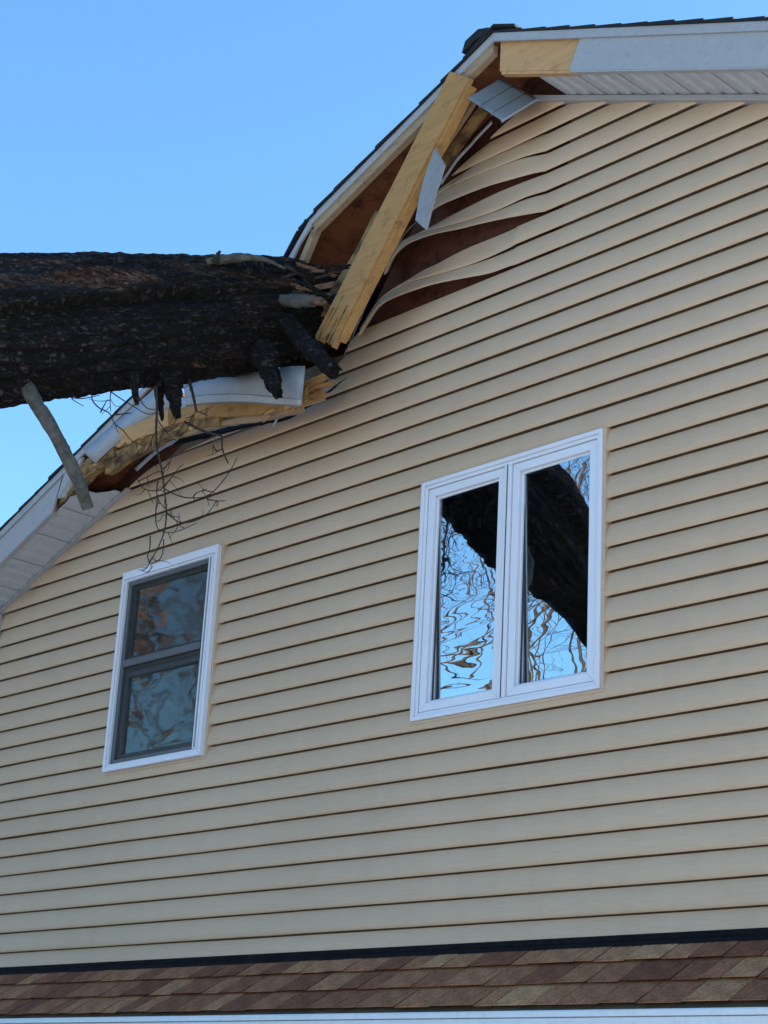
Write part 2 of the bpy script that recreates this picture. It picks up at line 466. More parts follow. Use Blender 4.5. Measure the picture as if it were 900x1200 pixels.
# backing added behind the siding so lap lines look shaded; stops near the rake
def gap_shade_sheet():
    m = MB()
    n = 120
    for i in range(n):
        a = XL + (XR - XL) * i / n; b = XL + (XR - XL) * (i + 1) / n; mid = (a + b) / 2
        def top(x):
            z = RL(x) - .24
            if x < -5.15:
                z = min(z, Z0 + 3.24 + .03 * noise.noise(Vector((x * 4, 2, 0))))
            return z
        w = [q for q in WIN if q[0] + .0 <= mid <= q[1] - .0]
        spans = [(Z0 - .05, None)] if not w else [(Z0 - .05, w[0][2] + .02), (w[0][3] - .02, None)]
        for lo_, hi_ in spans:
            ta = top(a) if hi_ is None else hi_; tb = top(b) if hi_ is None else hi_
            m.add([(a, .0395, lo_), (b, .0395, lo_), (b, .0395, tb), (a, .0395, ta)], [(0, 1, 2, 3)])
    return m.build('gap_shade_backing', M['felt'], wall, fix=False)
gap_shade_sheet()
# the other walls, plain
m = MB(); ze = RL(XL) - 0.06
m.box(XL, XL + .1, .101, 9.0, 0, ze); m.box(XR - .1, XR, .101, 9.0, 0, ze)
m.prism([(XL, 9.001, 0), (XR, 9.001, 0), (XR, 9.001, ze), (XP, 9.001, ZP - .06), (XL, 9.001, ze)], (0, .1, 0))
m.build('side_wall', M['siding'], house)
# ceilings between the storeys keep the rooms dark
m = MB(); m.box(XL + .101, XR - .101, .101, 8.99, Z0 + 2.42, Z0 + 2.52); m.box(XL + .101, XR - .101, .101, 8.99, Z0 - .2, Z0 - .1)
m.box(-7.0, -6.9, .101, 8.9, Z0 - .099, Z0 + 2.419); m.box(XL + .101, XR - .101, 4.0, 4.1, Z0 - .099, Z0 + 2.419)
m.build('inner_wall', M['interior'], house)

# section of one course: hollow behind the butt edge, rounded nose, face falling back under the course above
PROF = [(0.020, 0.050), (0.0015, 0.0015), (0.0, 0.0), (-0.0035, 0.003), (-0.0058, 0.011), (-0.0060, 0.026), (-0.0035, 0.050), (0.0025, 0.075), (0.0105, 0.095), (0.0160, CO - 0.0055)]
def clip_prof(z0, lo, hi):
    pts = [(y, z0 + z) for y, z in PROF]
    out = []
    for si, ((ya, za), (yb, zb)) in enumerate(zip(pts, pts[1:])):
        def at(z): return (ya + (yb - ya) * (z - za) / (zb - za), z)
        if max(za, zb) < lo or min(za, zb) > hi: continue
        if min(za, zb) < lo and si < 3: continue
        seg = [(ya, za), (yb, zb)]
        if si >= 3:
            if za < lo: seg[0] = at(lo)
            if zb > hi: seg[1] = at(hi)
        for s in seg:
            if not out or abs(out[-1][0]-s[0]) + abs(out[-1][1]-s[1]) > 1e-6: out.append(s)
    return out
def left_bound(z):
    """x where the siding ends on the left at height z (under the rake or along the torn edge)"""
    x = XP - (ZP - 0.232 - z) / PITCH
    x = max(x, XL)
    zz = z - Z0
    if zz > 3.03:
        for (a, za), (b, zb) in zip(TORN[5:], TORN[6:]):
            if za <= zz <= zb: return a + (b - a) * (zz - za) / (zb - za)
        if zz <= TORN[-1][1]: return TORN[5][0]
    elif zz > 2.98:
        return x + (TORN[5][0] - x) * ((zz - 2.98) / 0.05)
    return x
def right_bound(z): return min(XP + (ZP - 0.232 - z) / PITCH, XR)

def panel_strip(m, prof, lb, rb, seed):
    """one strip of siding between the side limits, slightly wavy as vinyl is"""
    ends = [(lb(z), rb(z)) for y, z in prof]
    n = max(2, int((max(e[1] for e in ends) - min(e[0] for e in ends)) / 0.16))
    v = []; f = []; np_ = len(prof)
    for i in range(n + 1):
        for (y, z), (a, b) in zip(prof, ends):
            x = a + (b - a) * i / n if b > a else a
            wv = noise.noise(Vector((x * 0.9, seed * 3.7, 0.0))) * 0.0025 + noise.noise(Vector((x * 3.1, seed * 1.9, 5.0))) * 0.0008
            wy = noise.noise(Vector((x * 0.8, seed * 2.1, 9.0))) * 0.0012
            v.append((x, y + wy, z + wv))
    for i in range(n):
        for j in range(np_ - 1):
            f.append((i*np_ + j, (i+1)*np_ + j, (i+1)*np_ + j + 1, i*np_ + j + 1))
    m.add(v, f)

KB = [-1] + list(range(1, 37, 2))
WARPED = {29: -5.43, 31: -5.24, 33: -5.24}       # panels torn loose: x where each leaves the wall
def straight_panel(kb, seed, half, lb=left_bound):
    """one course of siding, cut round the windows"""
    m = MB(); ms = [m]
    z0 = Z0 + (kb + half) * CO
    lo, hi = z0, z0 + CO - .0054
    if kb == -1: lo = Z0 + 0.016
    hi = min(hi, ZP - 0.236)
    if hi - lo < .01: return []
    ws = [w for w in WIN if w[2] < hi and w[3] > lo]
    xcur = None
    for w in ws:
        inner = (w[0] + 0.012, w[1] - 0.012)
        panel_strip(m, clip_prof(z0, lo, hi), (lambda z, c=xcur: lb(z)) if xcur is None else (lambda z, c=xcur: c), lambda z, c=inner[0]: c, seed)
        if lo < w[2]: panel_strip(m, clip_prof(z0, lo, w[2] + 0.012), lambda z, c=inner[0]: c, lambda z, c=inner[1]: c, seed)
        if hi > w[3]: panel_strip(m, clip_prof(z0, w[3] - 0.012, hi), lambda z, c=inner[0]: c, lambda z, c=inner[1]: c, seed)
        xcur = inner[1]
        if not (lo < w[2] or hi > w[3]): m = MB(); ms.append(m)
    panel_strip(m, clip_prof(z0, lo, hi), (lambda z: lb(z)) if xcur is None else (lambda z, c=xcur: c), right_bound, seed)
    return ms

for kb in KB:
    if kb in WARPED: continue
    for half in (0, 1):
        for m in straight_panel(kb, kb, half):
            if m.v: m.build('siding_panel', M['siding'], wall, fix=False, smooth=True, sharp=40)

# the three panels that buckled out of their locks: bottom, middle and top edge of each
LOOSE = {
 33: ([(-5.322, -0.002, 6.262), (-5.494, -0.015, 6.280), (-5.611, -0.030, 6.286), (-5.730, -0.045, 6.283), (-5.858, -0.055, 6.280), (-5.951, -0.060, 6.274), (-6.001, -0.060, 6.259)],
      [(-5.381, 0.002, 6.386), (-5.508, -0.004, 6.391), (-5.635, -0.010, 6.394), (-5.762, -0.018, 6.394), (-5.894, -0.025, 6.388), (-5.974, -0.030, 6.367), (-6.023, -0.030, 6.331)],
      [(-5.316, 0.012, 6.491), (-5.523, 0.008, 6.482), (-5.717, 0.002, 6.475), (-5.861, -0.002, 6.454), (-5.959, -0.010, 6.429), (-6.010, -0.015, 6.405), (-6.029, -0.020, 6.379)]),
 31: ([(-5.288, -0.002, 6.026), (-5.485, -0.015, 6.061), (-5.663, -0.035, 6.082), (-5.783, -0.050, 6.092), (-5.880, -0.065, 6.103), (-5.971, -0.075, 6.111), (-6.061, -0.080, 6.115), (-6.142, -0.085, 6.111), (-6.208, -0.090, 6.082), (-6.253, -0.090, 6.040), (-6.288, -0.090, 5.981)],
      [(-5.372, 0.002, 6.146), (-5.551, -0.004, 6.139), (-5.685, -0.015, 6.141), (-5.810, -0.025, 6.149), (-5.938, -0.035, 6.161), (-6.015, -0.040, 6.169), (-6.099, -0.040, 6.175), (-6.183, -0.040, 6.177), (-6.254, -0.040, 6.163), (-6.298, -0.040, 6.132), (-6.333, -0.040, 6.067)],
      [(-5.338, 0.013, 6.260), (-5.519, 0.013, 6.260), (-5.649, 0.012, 6.256), (-5.781, 0.010, 6.249), (-5.914, 0.007, 6.241), (-6.012, 0.004, 6.229), (-6.099, 0.002, 6.224), (-6.190, 0.002, 6.220), (-6.268, 0.002, 6.211), (-6.326, 0.002, 6.185), (-6.361, 0.002, 6.124)]),
 29: ([(-5.445, -0.002, 5.787), (-5.595, -0.010, 5.789), (-5.750, -0.030, 5.806), (-5.934, -0.050, 5.827), (-6.062, -0.060, 5.833), (-6.193, -0.070, 5.832), (-6.291, -0.075, 5.824), (-6.350, -0.080, 5.803), (-6.400, -0.080, 5.768), (-6.437, -0.080, 5.729), (-6.480, -0.080, 5.687)],
      [(-5.453, 0.002, 5.897), (-5.607, -0.002, 5.888), (-5.741, -0.006, 5.888), (-5.889, -0.015, 5.895), (-6.038, -0.020, 5.910), (-6.201, -0.030, 5.920), (-6.306, -0.035, 5.902), (-6.371, -0.040, 5.876), (-6.428, -0.040, 5.833), (-6.471, -0.040, 5.790), (-6.515, -0.040, 5.743)],
      [(-5.468, 0.013, 6.020), (-5.627, 0.013, 6.013), (-5.836, 0.010, 6.003), (-6.000, 0.007, 5.986), (-6.094, 0.004, 5.981), (-6.205, 0.002, 5.964), (-6.321, 0.002, 5.947), (-6.399, 0.002, 5.921), (-6.456, 0.002, 5.878), (-6.500, 0.002, 5.835), (-6.543, 0.002, 5.787)]),
}
for kb, x_on in WARPED.items():
    bot, mid, top = LOOSE[kb]
    z0 = Z0 + kb * CO
    n = 44
    bot = resample([(x_on, 0.0, z0)] + bot, n)
    mid = resample([(x_on, 0.0, z0 + CO)] + mid, n)
    top = resample([(x_on, 0.0, z0 + 2 * CO)] + top, n)
    for half, (a, b) in enumerate(((bot, mid), (mid, top))):
        rows = []
        for (py, pz) in PROF:
            row = []
            for q in range(n):
                u = min(1.0, q / 16.0); u = u * u * (3 - 2 * u)
                t_ = pz / CO if pz < .06 else pz / CO * (1 + .07 * u)       # the loose end shows its whole face
                pull = 1 - .75 * u if pz > .06 else 1.0
                w_ = noise.noise(Vector((q * .45, kb * 1.7 + half, pz * 20))) * .003 * u
                xx = a[q].x
                wv = (noise.noise(Vector((xx * 0.9, kb * 3.7, 0.0))) * 0.0025 + noise.noise(Vector((xx * 3.1, kb * 1.9, 5.0))) * 0.0008) * (1 - u)
                wy = noise.noise(Vector((xx * 0.8, kb * 2.1, 9.0))) * 0.0012 * (1 - u)
                row.append(a[q].lerp(b[q], t_) + Vector((0, py * pull + w_ + wy, w_ * .5 + wv)))
            rows.append(row)
        m = straight_panel(kb, kb, half, lb=lambda z, c=x_on: c)[0]
        v = [p for r_ in rows for p in r_]; f = []
        for i in range(len(rows) - 1):
            for k in range(n - 1): f.append((i*n+k, (i+1)*n+k, (i+1)*n+k+1, i*n+k+1))
        m.add(v, f)
        o = m.build('siding_panel', M['siding'], wall, fix=False, smooth=True, sharp=40)
        o['label'] = 'tan siding panel buckled and curling away under the broken rake'

# ------------------------------------------------------------------ windows
def frame_ring(m, x0, x1, z0, z1, w, ya, yb, wb=None, wt=None):
    wb = w if wb is None else wb; wt = w if wt is None else wt
    m.hexa([(x0,yb,z0),(x0,ya,z0),(x0+w,ya,z0+wb),(x0+w,yb,z0+wb),(x0,yb,z1),(x0,ya,z1),(x0+w,ya,z1-wt),(x0+w,yb,z1-wt)])
    m.hexa([(x1-w,yb,z0+wb),(x1-w,ya,z0+wb),(x1,ya,z0),(x1,yb,z0),(x1-w,yb,z1-wt),(x1-w,ya,z1-wt),(x1,ya,z1),(x1,yb,z1)])
    m.hexa([(x0,yb,z0),(x1,yb,z0),(x1,ya,z0),(x0,ya,z0),(x0+w,yb,z0+wb),(x1-w,yb,z0+wb),(x1-w,ya,z0+wb),(x0+w,ya,z0+wb)])
    m.hexa([(x0+w,yb,z1-wt),(x1-w,yb,z1-wt),(x1-w,ya,z1-wt),(x0+w,ya,z1-wt),(x0,yb,z1),(x1,yb,z1),(x1,ya,z1),(x0,ya,z1)])
def ring(name, parent, mat, *a, bevel=0.003, **kw):
    m = MB(); frame_ring(m, *a, **kw)
    return m.build(name, mat, parent, bevel=bevel)

def pane(name, parent, mat, x0, x1, z0, z1, y, tilt=0.0):
    m = MB(); m.box(x0, x1, y, y + .004, z0, z1)
    o = m.build(name, mat, parent)
    c = Vector(((x0+x1)/2, y, (z0+z1)/2))
    for v in o.data.vertices: v.co -= c
    o.location = c; o.rotation_euler = (tilt[0], 0, tilt[1]) if tilt else (0, 0, 0)
    return o

# channel that takes the cut ends of the siding round each window
for (xa, xb, za, zb) in WIN:
    ring('window_channel', house, M['siding'], xa - .016, xb + .016, za - .014, zb + .012, .0155, -.0105, .05, wb=.0135, wt=.0115, bevel=.002)
# double casement
x0, x1, z0, z1 = WIN[1]
win = empty('window'); win.parent = house; win['label'] = 'white double casement window reflecting branches and the fallen trunk'
xm = x0 + (x1 - x0) * 0.5
ring('frame', win, M['vinyl'], x0, x1, z0, z1, .021, -.022, .065)
ring('frame', win, M['vinyl'], x0+.0212, x1-.0212, z0+.0212, z1-.0212, .017, -.013, .06)
m = MB(); m.box(xm-.022, xm+.022, -.017, .06, z0+.0385, z1-.0385); m.build('mullion', M['vinyl'], win, bevel=.003)
m = MB(); m.box(xm-.003, xm+.003, -.0185, -.013, z0+.039, z1-.039); m.build('mullion_groove', M['dark_gasket'], win)
for s, (a, b, gm, tl) in enumerate([(x0+.0385, xm-.0222, 'glass_a', (R(1.5), R(-1.0))), (xm+.0222, x1-.0385, 'glass_b', (R(1.5), R(-1.0)))]):
    zb, zt = z0+.0387, z1-.0387
    ring('sash', win, M['vinyl'], a+.003, b-.003, zb+.003, zt-.003, .042, -.006, .05)
    ring('glazing_bead', win, M['vinyl'], a+.0452, b-.0452, zb+.0452, zt-.0452, .012, .010, .046)
    ring('gasket', win, M['dark_gasket'], a+.0574, b-.0574, zb+.0574, zt-.0574, .004, .022, .032, bevel=0)
    pane('pane', win, M[gm], a+.056, b-.056, zb+.056, zt-.056, .028, tl)

# single hung window with a dark insect screen, its trim standing proud of the siding
x0, x1, z0, z1 = WIN[0]
win = empty('window'); win.parent = house; win['label'] = 'narrow single hung window with dark screen frame and white trim'
ring('frame', win, M['vinyl'], x0, x1, z0, z1, .024, -.040, .065, wt=.045, wb=.028)
ring('frame', win, M['vinyl'], x0+.0242, x1-.0242, z0+.0282, z1-.0452, .012, -.030, .06, wb=.014, wt=.014)
m = MB(); m.box(x1-.082, x1-.0364, -.034, .06, z0+.0424, z1-.0594); m.build('jamb_liner', M['vinyl'], win, bevel=.004)
m = MB(); m.box(x1-.066, x1-.054, -.0355, -.034, z0+.05, z1-.065); m.build('jamb_groove', M['scrap'], win)
x1 = x1 - .046; x0 = x0 - .044
ring('screen_frame', win, M['screen_frame'], x0+.0806, x1-.0366, z0+.0426, z1-.0596, .030, -.014, .022, wb=.026, wt=.026)
z0 = z0 - .022; z1 = z1 + .025; x1 = x1 + .044
zm = z0 + (z1 - z0) * .53
m = MB(); m.box(x0+.1108, x1-.1108, -.018, .03, zm-.024, zm+.020); m.build('meeting_rail', M['screen_frame'], win, bevel=.003)
m = MB(); m.box(x0+.1108, x1-.1108, .004, .03, zm-.05, zm-.0245); m.build('lock_rail', M['dark_gasket'], win, bevel=.002)
ring('sash', win, M['screen_frame'], x0+.1108, x1-.1108, z0+.0908, zm-.0505, .032, .008, .045)
ring('sash', win, M['dark_gasket'], x0+.1108, x1-.1108, zm+.0205, z1-.1108, .022, .012, .04)
m = MB(); m.box(x0+.1115, x1-.1115, -.004, -.003, z0+.0915, z1-.1115); m.build('insect_screen', M['screen'], win, fix=False)
pane('pane', win, M['glass_c'], x0+.14, x1-.14, z0+.12, zm-.08, .03, (R(0.3), R(0.8)))
pane('pane', win, M['glass_c'], x0+.13, x1-.13, zm+.04, z1-.13, .022, (R(-0.4), R(0.5)))

# ------------------------------------------------------------------ main roof
roof = empty('roof'); roof.parent = house
def slab(m, xa, xb, ya, yb, ot, obm): m.rake(xa, xb, ot, obm, ya, yb)
KINK = -6.665
d = MB()
slab(d, XP, XR + .4, -OV - .005, 9.3, .022, .045)
slab(d, KINK, XP - .0005, -OV - .005, 9.3, .022, .045)
slab(d, XL - .4, -8.03, -OV - .005, 9.3, .022, .045)
slab(d, -8.0295, KINK - .0005, .35, 9.3, .022, .045)
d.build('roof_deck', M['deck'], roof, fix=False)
# broken tail of the deck hanging over the trunk
ex, ez = -6.84, RL(KINK) - .235
t = MB()
tail = [(KINK, RL(KINK) - .022), (-6.76, RL(KINK) - .10), (ex, ez)]
for (xa, za), (xb, zb) in zip(tail, tail[1:]):
    t.hexa([(xb,-OV-.005,zb-.023),(xa,-OV-.005,za-.023),(xa,.55,za-.023),(xb,.40,zb-.023),(xb,-OV-.005,zb),(xa,-OV-.005,za),(xa,.55,za),(xb,.40,zb)])
t.build('broken_deck', M['deck'], roof, fix=False)

EXP = 0.172 * math.cos(math.atan(PITCH))
rs = random.Random(4)
for side in (1, -1):
    i = 0
    while True:
        xa = XP + side * i * EXP; xb = XP + side * (i + 1.25) * EXP
        if abs(xa - XP) > 4.95: break
        m = MB()
        ya = -OV - .018 - rs.uniform(0, .012)
        def lay(xa, xb, ya, yb, drop=0.0):
            za, zb = RL(xa), RL(xb) + .011
            lo = min(xa, xb); hi = max(xa, xb)
            zl = RL(lo) + (.011 if abs(lo-XP) > abs(hi-XP) else .0); zh = RL(hi) + (.011 if abs(hi-XP) > abs(lo-XP) else .0)
            thick_l = .016 if abs(lo-XP) > abs(hi-XP) else .006; thick_h = .016 if abs(hi-XP) > abs(lo-XP) else .006
            m.hexa([(lo,ya,zl-thick_l-.006),(hi,ya,zh-thick_h-.006),(hi,yb,zh-thick_h-.006),(lo,yb,zl-thick_l-.006),(lo,ya,zl),(hi,ya,zh),(hi,yb,zh),(lo,yb,zl)])
        lo, hi = min(xa, xb), max(xa, xb)
        if side < 0 and lo < KINK and hi > -8.05: ya = .33
        lay(xa, xb, ya, 9.32)
        m.build('shingle_course', M['black_shingle'], roof, fix=False)
        i += 1
# torn shingles over the kink
for k, (xa, za, xb, zb, ang) in enumerate([(-6.62, .012, -6.76, -.062, 0), (-6.70, -.02, -6.815, -.145, 0), (-6.76, -.075, -6.86, -.215, 0)]):
    zk = RL(KINK)
    m = MB(); y0, y1 = -OV - .022 - .006*k, .35
    m.hexa([(xb,y0,zk+zb-.004),(xa,y0,zk+za-.012),(xa,y1,zk+za-.012),(xb,y1,zk+zb-.004),(xb-.006,y0,zk+zb+.016),(xa,y0,zk+za+.006),(xa,y1,zk+za+.006),(xb-.006,y1,zk+zb+.016)])
    m.build('torn_shingle', M['black_shingle'], roof, fix=False)
# ridge caps, the first ones knocked loose
for k in range(24):
    m = MB(); y0 = -OV - .03 + k * .17; lift = .004
    w = .15; h = w * PITCH
    th = .014
    tw = rs.uniform(-.012, .012) if k < 4 else 0
    a = [(XP - w + tw, y0, ZP - h + lift), (XP + tw, y0, ZP + .012 + lift), (XP + w + tw, y0, ZP - h + lift + (.008 if k == 0 else 0))]
    b = [(XP - w, y0 + .24, ZP - h + .004), (XP, y0 + .24, ZP + .016), (XP + w, y0 + .24, ZP - h + .004)]
    v = a + b + [(x, y, z + th) for x, y, z in a] + [(x, y, z + th) for x, y, z in b]
    m.add(v, [(0,1,4,3),(1,2,5,4),(6,9,10,7),(7,10,11,8),(0,6,7,1),(1,7,8,2),(3,4,10,9),(4,5,11,10),(0,3,9,6),(2,8,11,5)])
    m.build('ridge_cap', M['black_shingle'], roof)
for pts in ([(-5.569, -0.300, 6.935), (-5.548, -0.300, 6.997), (-5.449, -0.310, 7.018), (-5.370, -0.310, 6.992), (-5.393, -0.310, 6.962), (-5.470, -0.310, 6.961)],
            [(-5.306, -0.220, 6.988), (-5.289, -0.220, 7.016), (-5.234, -0.220, 6.950)]):
    m = MB(); m.prism(pts, (0.0, .16, .01)); m.build('torn_shingle', M['black_shingle'], roof)

# drip edges, fascia, sub fascia, nailer
def rk(name, mat, parent, *a, bevel=0.0, label=None, **kw):
    m = MB(); m.rake(*a, **kw); o = m.build(name, mat, parent, bevel=bevel)
    if label: o['label'] = label
    return o
rk('drip_edge', M['white_metal'], roof, XP + .0005, XR + .4, .012, .060, -OV - .016, -OV - .002)
rk('drip_edge', M['white_metal'], roof, KINK, XP - .0005, .012, .060, -OV - .016, -OV - .002)
rk('drip_edge', M['white_metal'], roof, XL - .4, -8.02, .012, .060, -OV - .016, -OV - .002)
tl = MB()
tl.prism([(KINK, -OV-.016, RL(KINK)-.012), (ex-.015, -OV-.030, ez-.02), (ex+.03, -OV-.034, ez-.055), (-6.74, -OV-.022, RL(KINK)-.155), (KINK+.01, -OV-.016, RL(KINK)-.062)], (0, .012, 0))
tl.build('drip_edge', M['white_metal'], roof)
rk('nailer', M['grey_wood'], roof, KINK + .01, XP - .012, .0605, .112, -OV - .003, -OV + .036)
b = board((KINK+.015, -OV+.016, RL(KINK)-.092), (ex+.075, -OV+.012, ez-.075), (0.9, 0, .45), .045, .036, seed=3, jag1=.07)
b.build('nailer', M['grey_wood'], roof)
b = board((ex+.085, -OV+.004, ez-.05), (ex+.045, -OV+.0, ez-.135), (1, 0, 0), .03, .012, seed=6, jag1=.05)
b.build('splinter', M['grey_wood'], roof)
# right of the ridge
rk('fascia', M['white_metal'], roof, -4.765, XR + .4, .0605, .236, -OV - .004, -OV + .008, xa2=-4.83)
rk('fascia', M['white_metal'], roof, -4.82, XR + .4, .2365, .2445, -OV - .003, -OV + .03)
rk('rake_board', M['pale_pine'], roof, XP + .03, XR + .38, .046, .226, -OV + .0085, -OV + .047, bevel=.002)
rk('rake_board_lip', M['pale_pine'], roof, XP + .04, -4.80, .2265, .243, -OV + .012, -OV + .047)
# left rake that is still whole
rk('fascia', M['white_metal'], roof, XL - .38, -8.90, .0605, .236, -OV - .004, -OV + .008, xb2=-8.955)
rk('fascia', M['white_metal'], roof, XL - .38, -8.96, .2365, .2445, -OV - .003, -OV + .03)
m = MB(); m.prism([(-8.679, -0.310, 5.452), (-8.851, -0.310, 5.443), (-8.912, -0.310, 5.239), (-8.874, -0.280, 5.244), (-8.778, -0.270, 5.337)], (.004, .012, .002)); m.build('fascia_end', M['white_metal'], roof)
rk('rake_board', M['grey_wood'], roof, XL - .36, -8.97, .046, .226, -OV + .0085, -OV + .047)

# soffits, panel by panel, each with two pressed grooves
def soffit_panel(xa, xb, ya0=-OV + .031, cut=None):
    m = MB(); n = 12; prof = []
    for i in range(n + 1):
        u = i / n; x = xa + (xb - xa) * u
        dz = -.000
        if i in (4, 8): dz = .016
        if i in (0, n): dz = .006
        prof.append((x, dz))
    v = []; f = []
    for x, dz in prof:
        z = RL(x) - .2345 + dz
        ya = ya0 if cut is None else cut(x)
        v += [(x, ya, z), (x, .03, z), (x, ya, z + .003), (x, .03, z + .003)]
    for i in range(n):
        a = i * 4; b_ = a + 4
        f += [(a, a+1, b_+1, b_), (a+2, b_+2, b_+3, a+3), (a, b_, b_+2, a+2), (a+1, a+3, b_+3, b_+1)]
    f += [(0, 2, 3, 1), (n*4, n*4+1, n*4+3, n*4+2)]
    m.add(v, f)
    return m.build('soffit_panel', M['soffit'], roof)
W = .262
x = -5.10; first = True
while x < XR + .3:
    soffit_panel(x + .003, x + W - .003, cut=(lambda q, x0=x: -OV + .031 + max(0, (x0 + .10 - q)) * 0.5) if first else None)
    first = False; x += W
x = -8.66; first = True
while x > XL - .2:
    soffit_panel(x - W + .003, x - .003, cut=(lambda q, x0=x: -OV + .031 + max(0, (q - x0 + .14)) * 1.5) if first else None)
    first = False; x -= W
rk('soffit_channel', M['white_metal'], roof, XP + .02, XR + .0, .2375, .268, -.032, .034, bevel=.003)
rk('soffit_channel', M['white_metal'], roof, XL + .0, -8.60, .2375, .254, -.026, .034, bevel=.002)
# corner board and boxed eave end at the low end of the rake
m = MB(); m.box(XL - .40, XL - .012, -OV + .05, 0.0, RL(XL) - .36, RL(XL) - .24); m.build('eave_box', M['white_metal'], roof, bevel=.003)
m = MB(); m.box(XL - .03, XL + .05, -.028, .0, 0.2, RL(XL) - .245); m.build('corner_board', M['white_metal'], house, bevel=.003)

# ------------------------------------------------------------------ porch roof below the wall
porch = empty('porch_roof'); porch.parent = house
AL = R(34.0); ca, sa = math.cos(AL), math.sin(AL)
PE = 0.172
PX0, PX1 = -10.6, -1.2
def slope(dn, up=0.0): return (-dn * ca - up * sa, Z0 - 0.005 - dn * sa + up * ca)
m = MB(); y0, z0 = slope(0, -.0095); y1, z1 = slope(.53, -.0095)
y2, z2 = slope(.53, -.05); y3, z3 = slope(0, -.05)
m.add([(PX0,y0,z0),(PX1,y0,z0),(PX1,y1,z1),(PX0,y1,z1),(PX0,y3,z3),(PX1,y3,z3),(PX1,y2,z2),(PX0,y2,z2)],
      [(0,1,2,3),(4,7,6,5),(0,4,5,1),(1,5,6,2),(2,6,7,3),(3,7,4,0)])
m.build('porch_deck', M['felt'], porch)
# flashing against the wall
m = MB(); ya, za = slope(.016, .012); yb, zb = slope(.045, .006)
sec = [(-.008, Z0 + .028), (-.012, Z0 + .025), (-.012, Z0 + .020), (-.015, Z0 + .016), (-.014, Z0 + .004), (ya - .012, za), (yb, zb), (yb, zb - .01), (.03, Z0 - .03), (.03, Z0 + .028)]
n = len(sec)
m.add([(PX0, y, z) for y, z in sec] + [(PX1, y, z) for y, z in sec], [(i, (i+1) % n, n + (i+1) % n, n + i) for i in range(n)] + [tuple(range(n)), tuple(range(n, 2*n))[::-1]])
m.build('flashing', M['flashing'], porch)
# shingle tabs, one by one
rs = random.Random(11)
def tab_mesh(w, thick):
    mm = MB()
    # local: x along the wall, y up the slope from the butt edge, z off the roof
    L = PE + .03
    mm.hexa([(0,0,thick-.0032),(w,0,thick-.0032),(w,L,-.008),(0,L,-.008),(0,0,thick),(w,0,thick),(w,L,-.002),(0,L,-.002)])
    me = bpy.data.meshes.new('shingle'); me.from_pydata([tuple(v) for v in mm.v], [], mm.f)
    bm = bmesh.new(); bm.from_mesh(me); bmesh.ops.recalc_face_normals(bm, faces=bm.faces); bm.to_mesh(me); bm.free()
    me.materials.append(M['shingle']); return me
TABW = [.10, .13, .16, .18, .21, .25]
TABS = [[tab_mesh(w - .007, t) for t in (.013, .017)] for w in TABW]
rot = Matrix(((1,0,0),(0, ca, -sa),(0, sa, ca))).to_euler()
for row in range(3):
    x = PX0 + rs.uniform(-.1, 0) + .1
    alt = 0
    while x < PX1 - .3:
        i = rs.choice([0, 1, 1, 2, 2, 3, 3, 4, 4, 5])
        o = bpy.data.objects.new('shingle', TABS[i][alt % 2]); alt += rs.choice([1, 1, 0])
        C.objects.link(o); o.parent = porch
        yy, zz = slope(.006 + PE * (row + 1) + rs.uniform(-.002, .002), .004)
        o.location = (x, yy, zz)
        o.rotation_euler = (AL, 0, 0)
        x += TABW[i]
# drip edge, fascia and gutter at the eave
yy, zz = slope(.006 + PE * 3)
m = MB()
sec = [(yy + .02, zz - .008), (yy - .020, zz - .010), (yy - .024, zz - .016), (yy - .024, zz - .034), (yy - .018, zz - .036), (yy - .018, zz - .03), (yy + .02, zz - .026)]
n = len(sec); m.add([(PX0, y, z) for y, z in sec] + [(PX1, y, z) for y, z in sec], [(i, (i+1) % n, n + (i+1) % n, n + i) for i in range(n)] + [tuple(range(n)), tuple(range(n, 2*n))[::-1]])
m.build('drip_edge', M['bright_metal'], porch)
m = MB(); m.box(PX0, PX1, yy - .015, yy + .03, zz - .24, zz - .037); m.build('fascia', M['bright_metal'], porch, bevel=.004)
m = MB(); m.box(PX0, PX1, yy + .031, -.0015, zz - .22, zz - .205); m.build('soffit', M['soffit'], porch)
m = MB(); m.box(XL, XR, -.03, .0, 0.0, zz - .221); m.build('lower_wall', M['siding'], house)

# white fleck stuck on the siding
m = MB(); c = Vector((-4.032, -0.003, 3.640))
m.prism([c + Vector((a, 0, b)) for a, b in ((-.008, -.014), (.006, -.010), (.010, .004), (.004, .016), (-.004, .012), (-.010, .002))], (0, .003, 0))
tag(m.build('paint_fleck', M['vinyl']), 'tiny white fleck stuck on the tan siding', 'fleck')

# ------------------------------------------------------------------ broken pieces of the rake
def top(o, label, cat, group=None): return tag(o, label, cat, group)

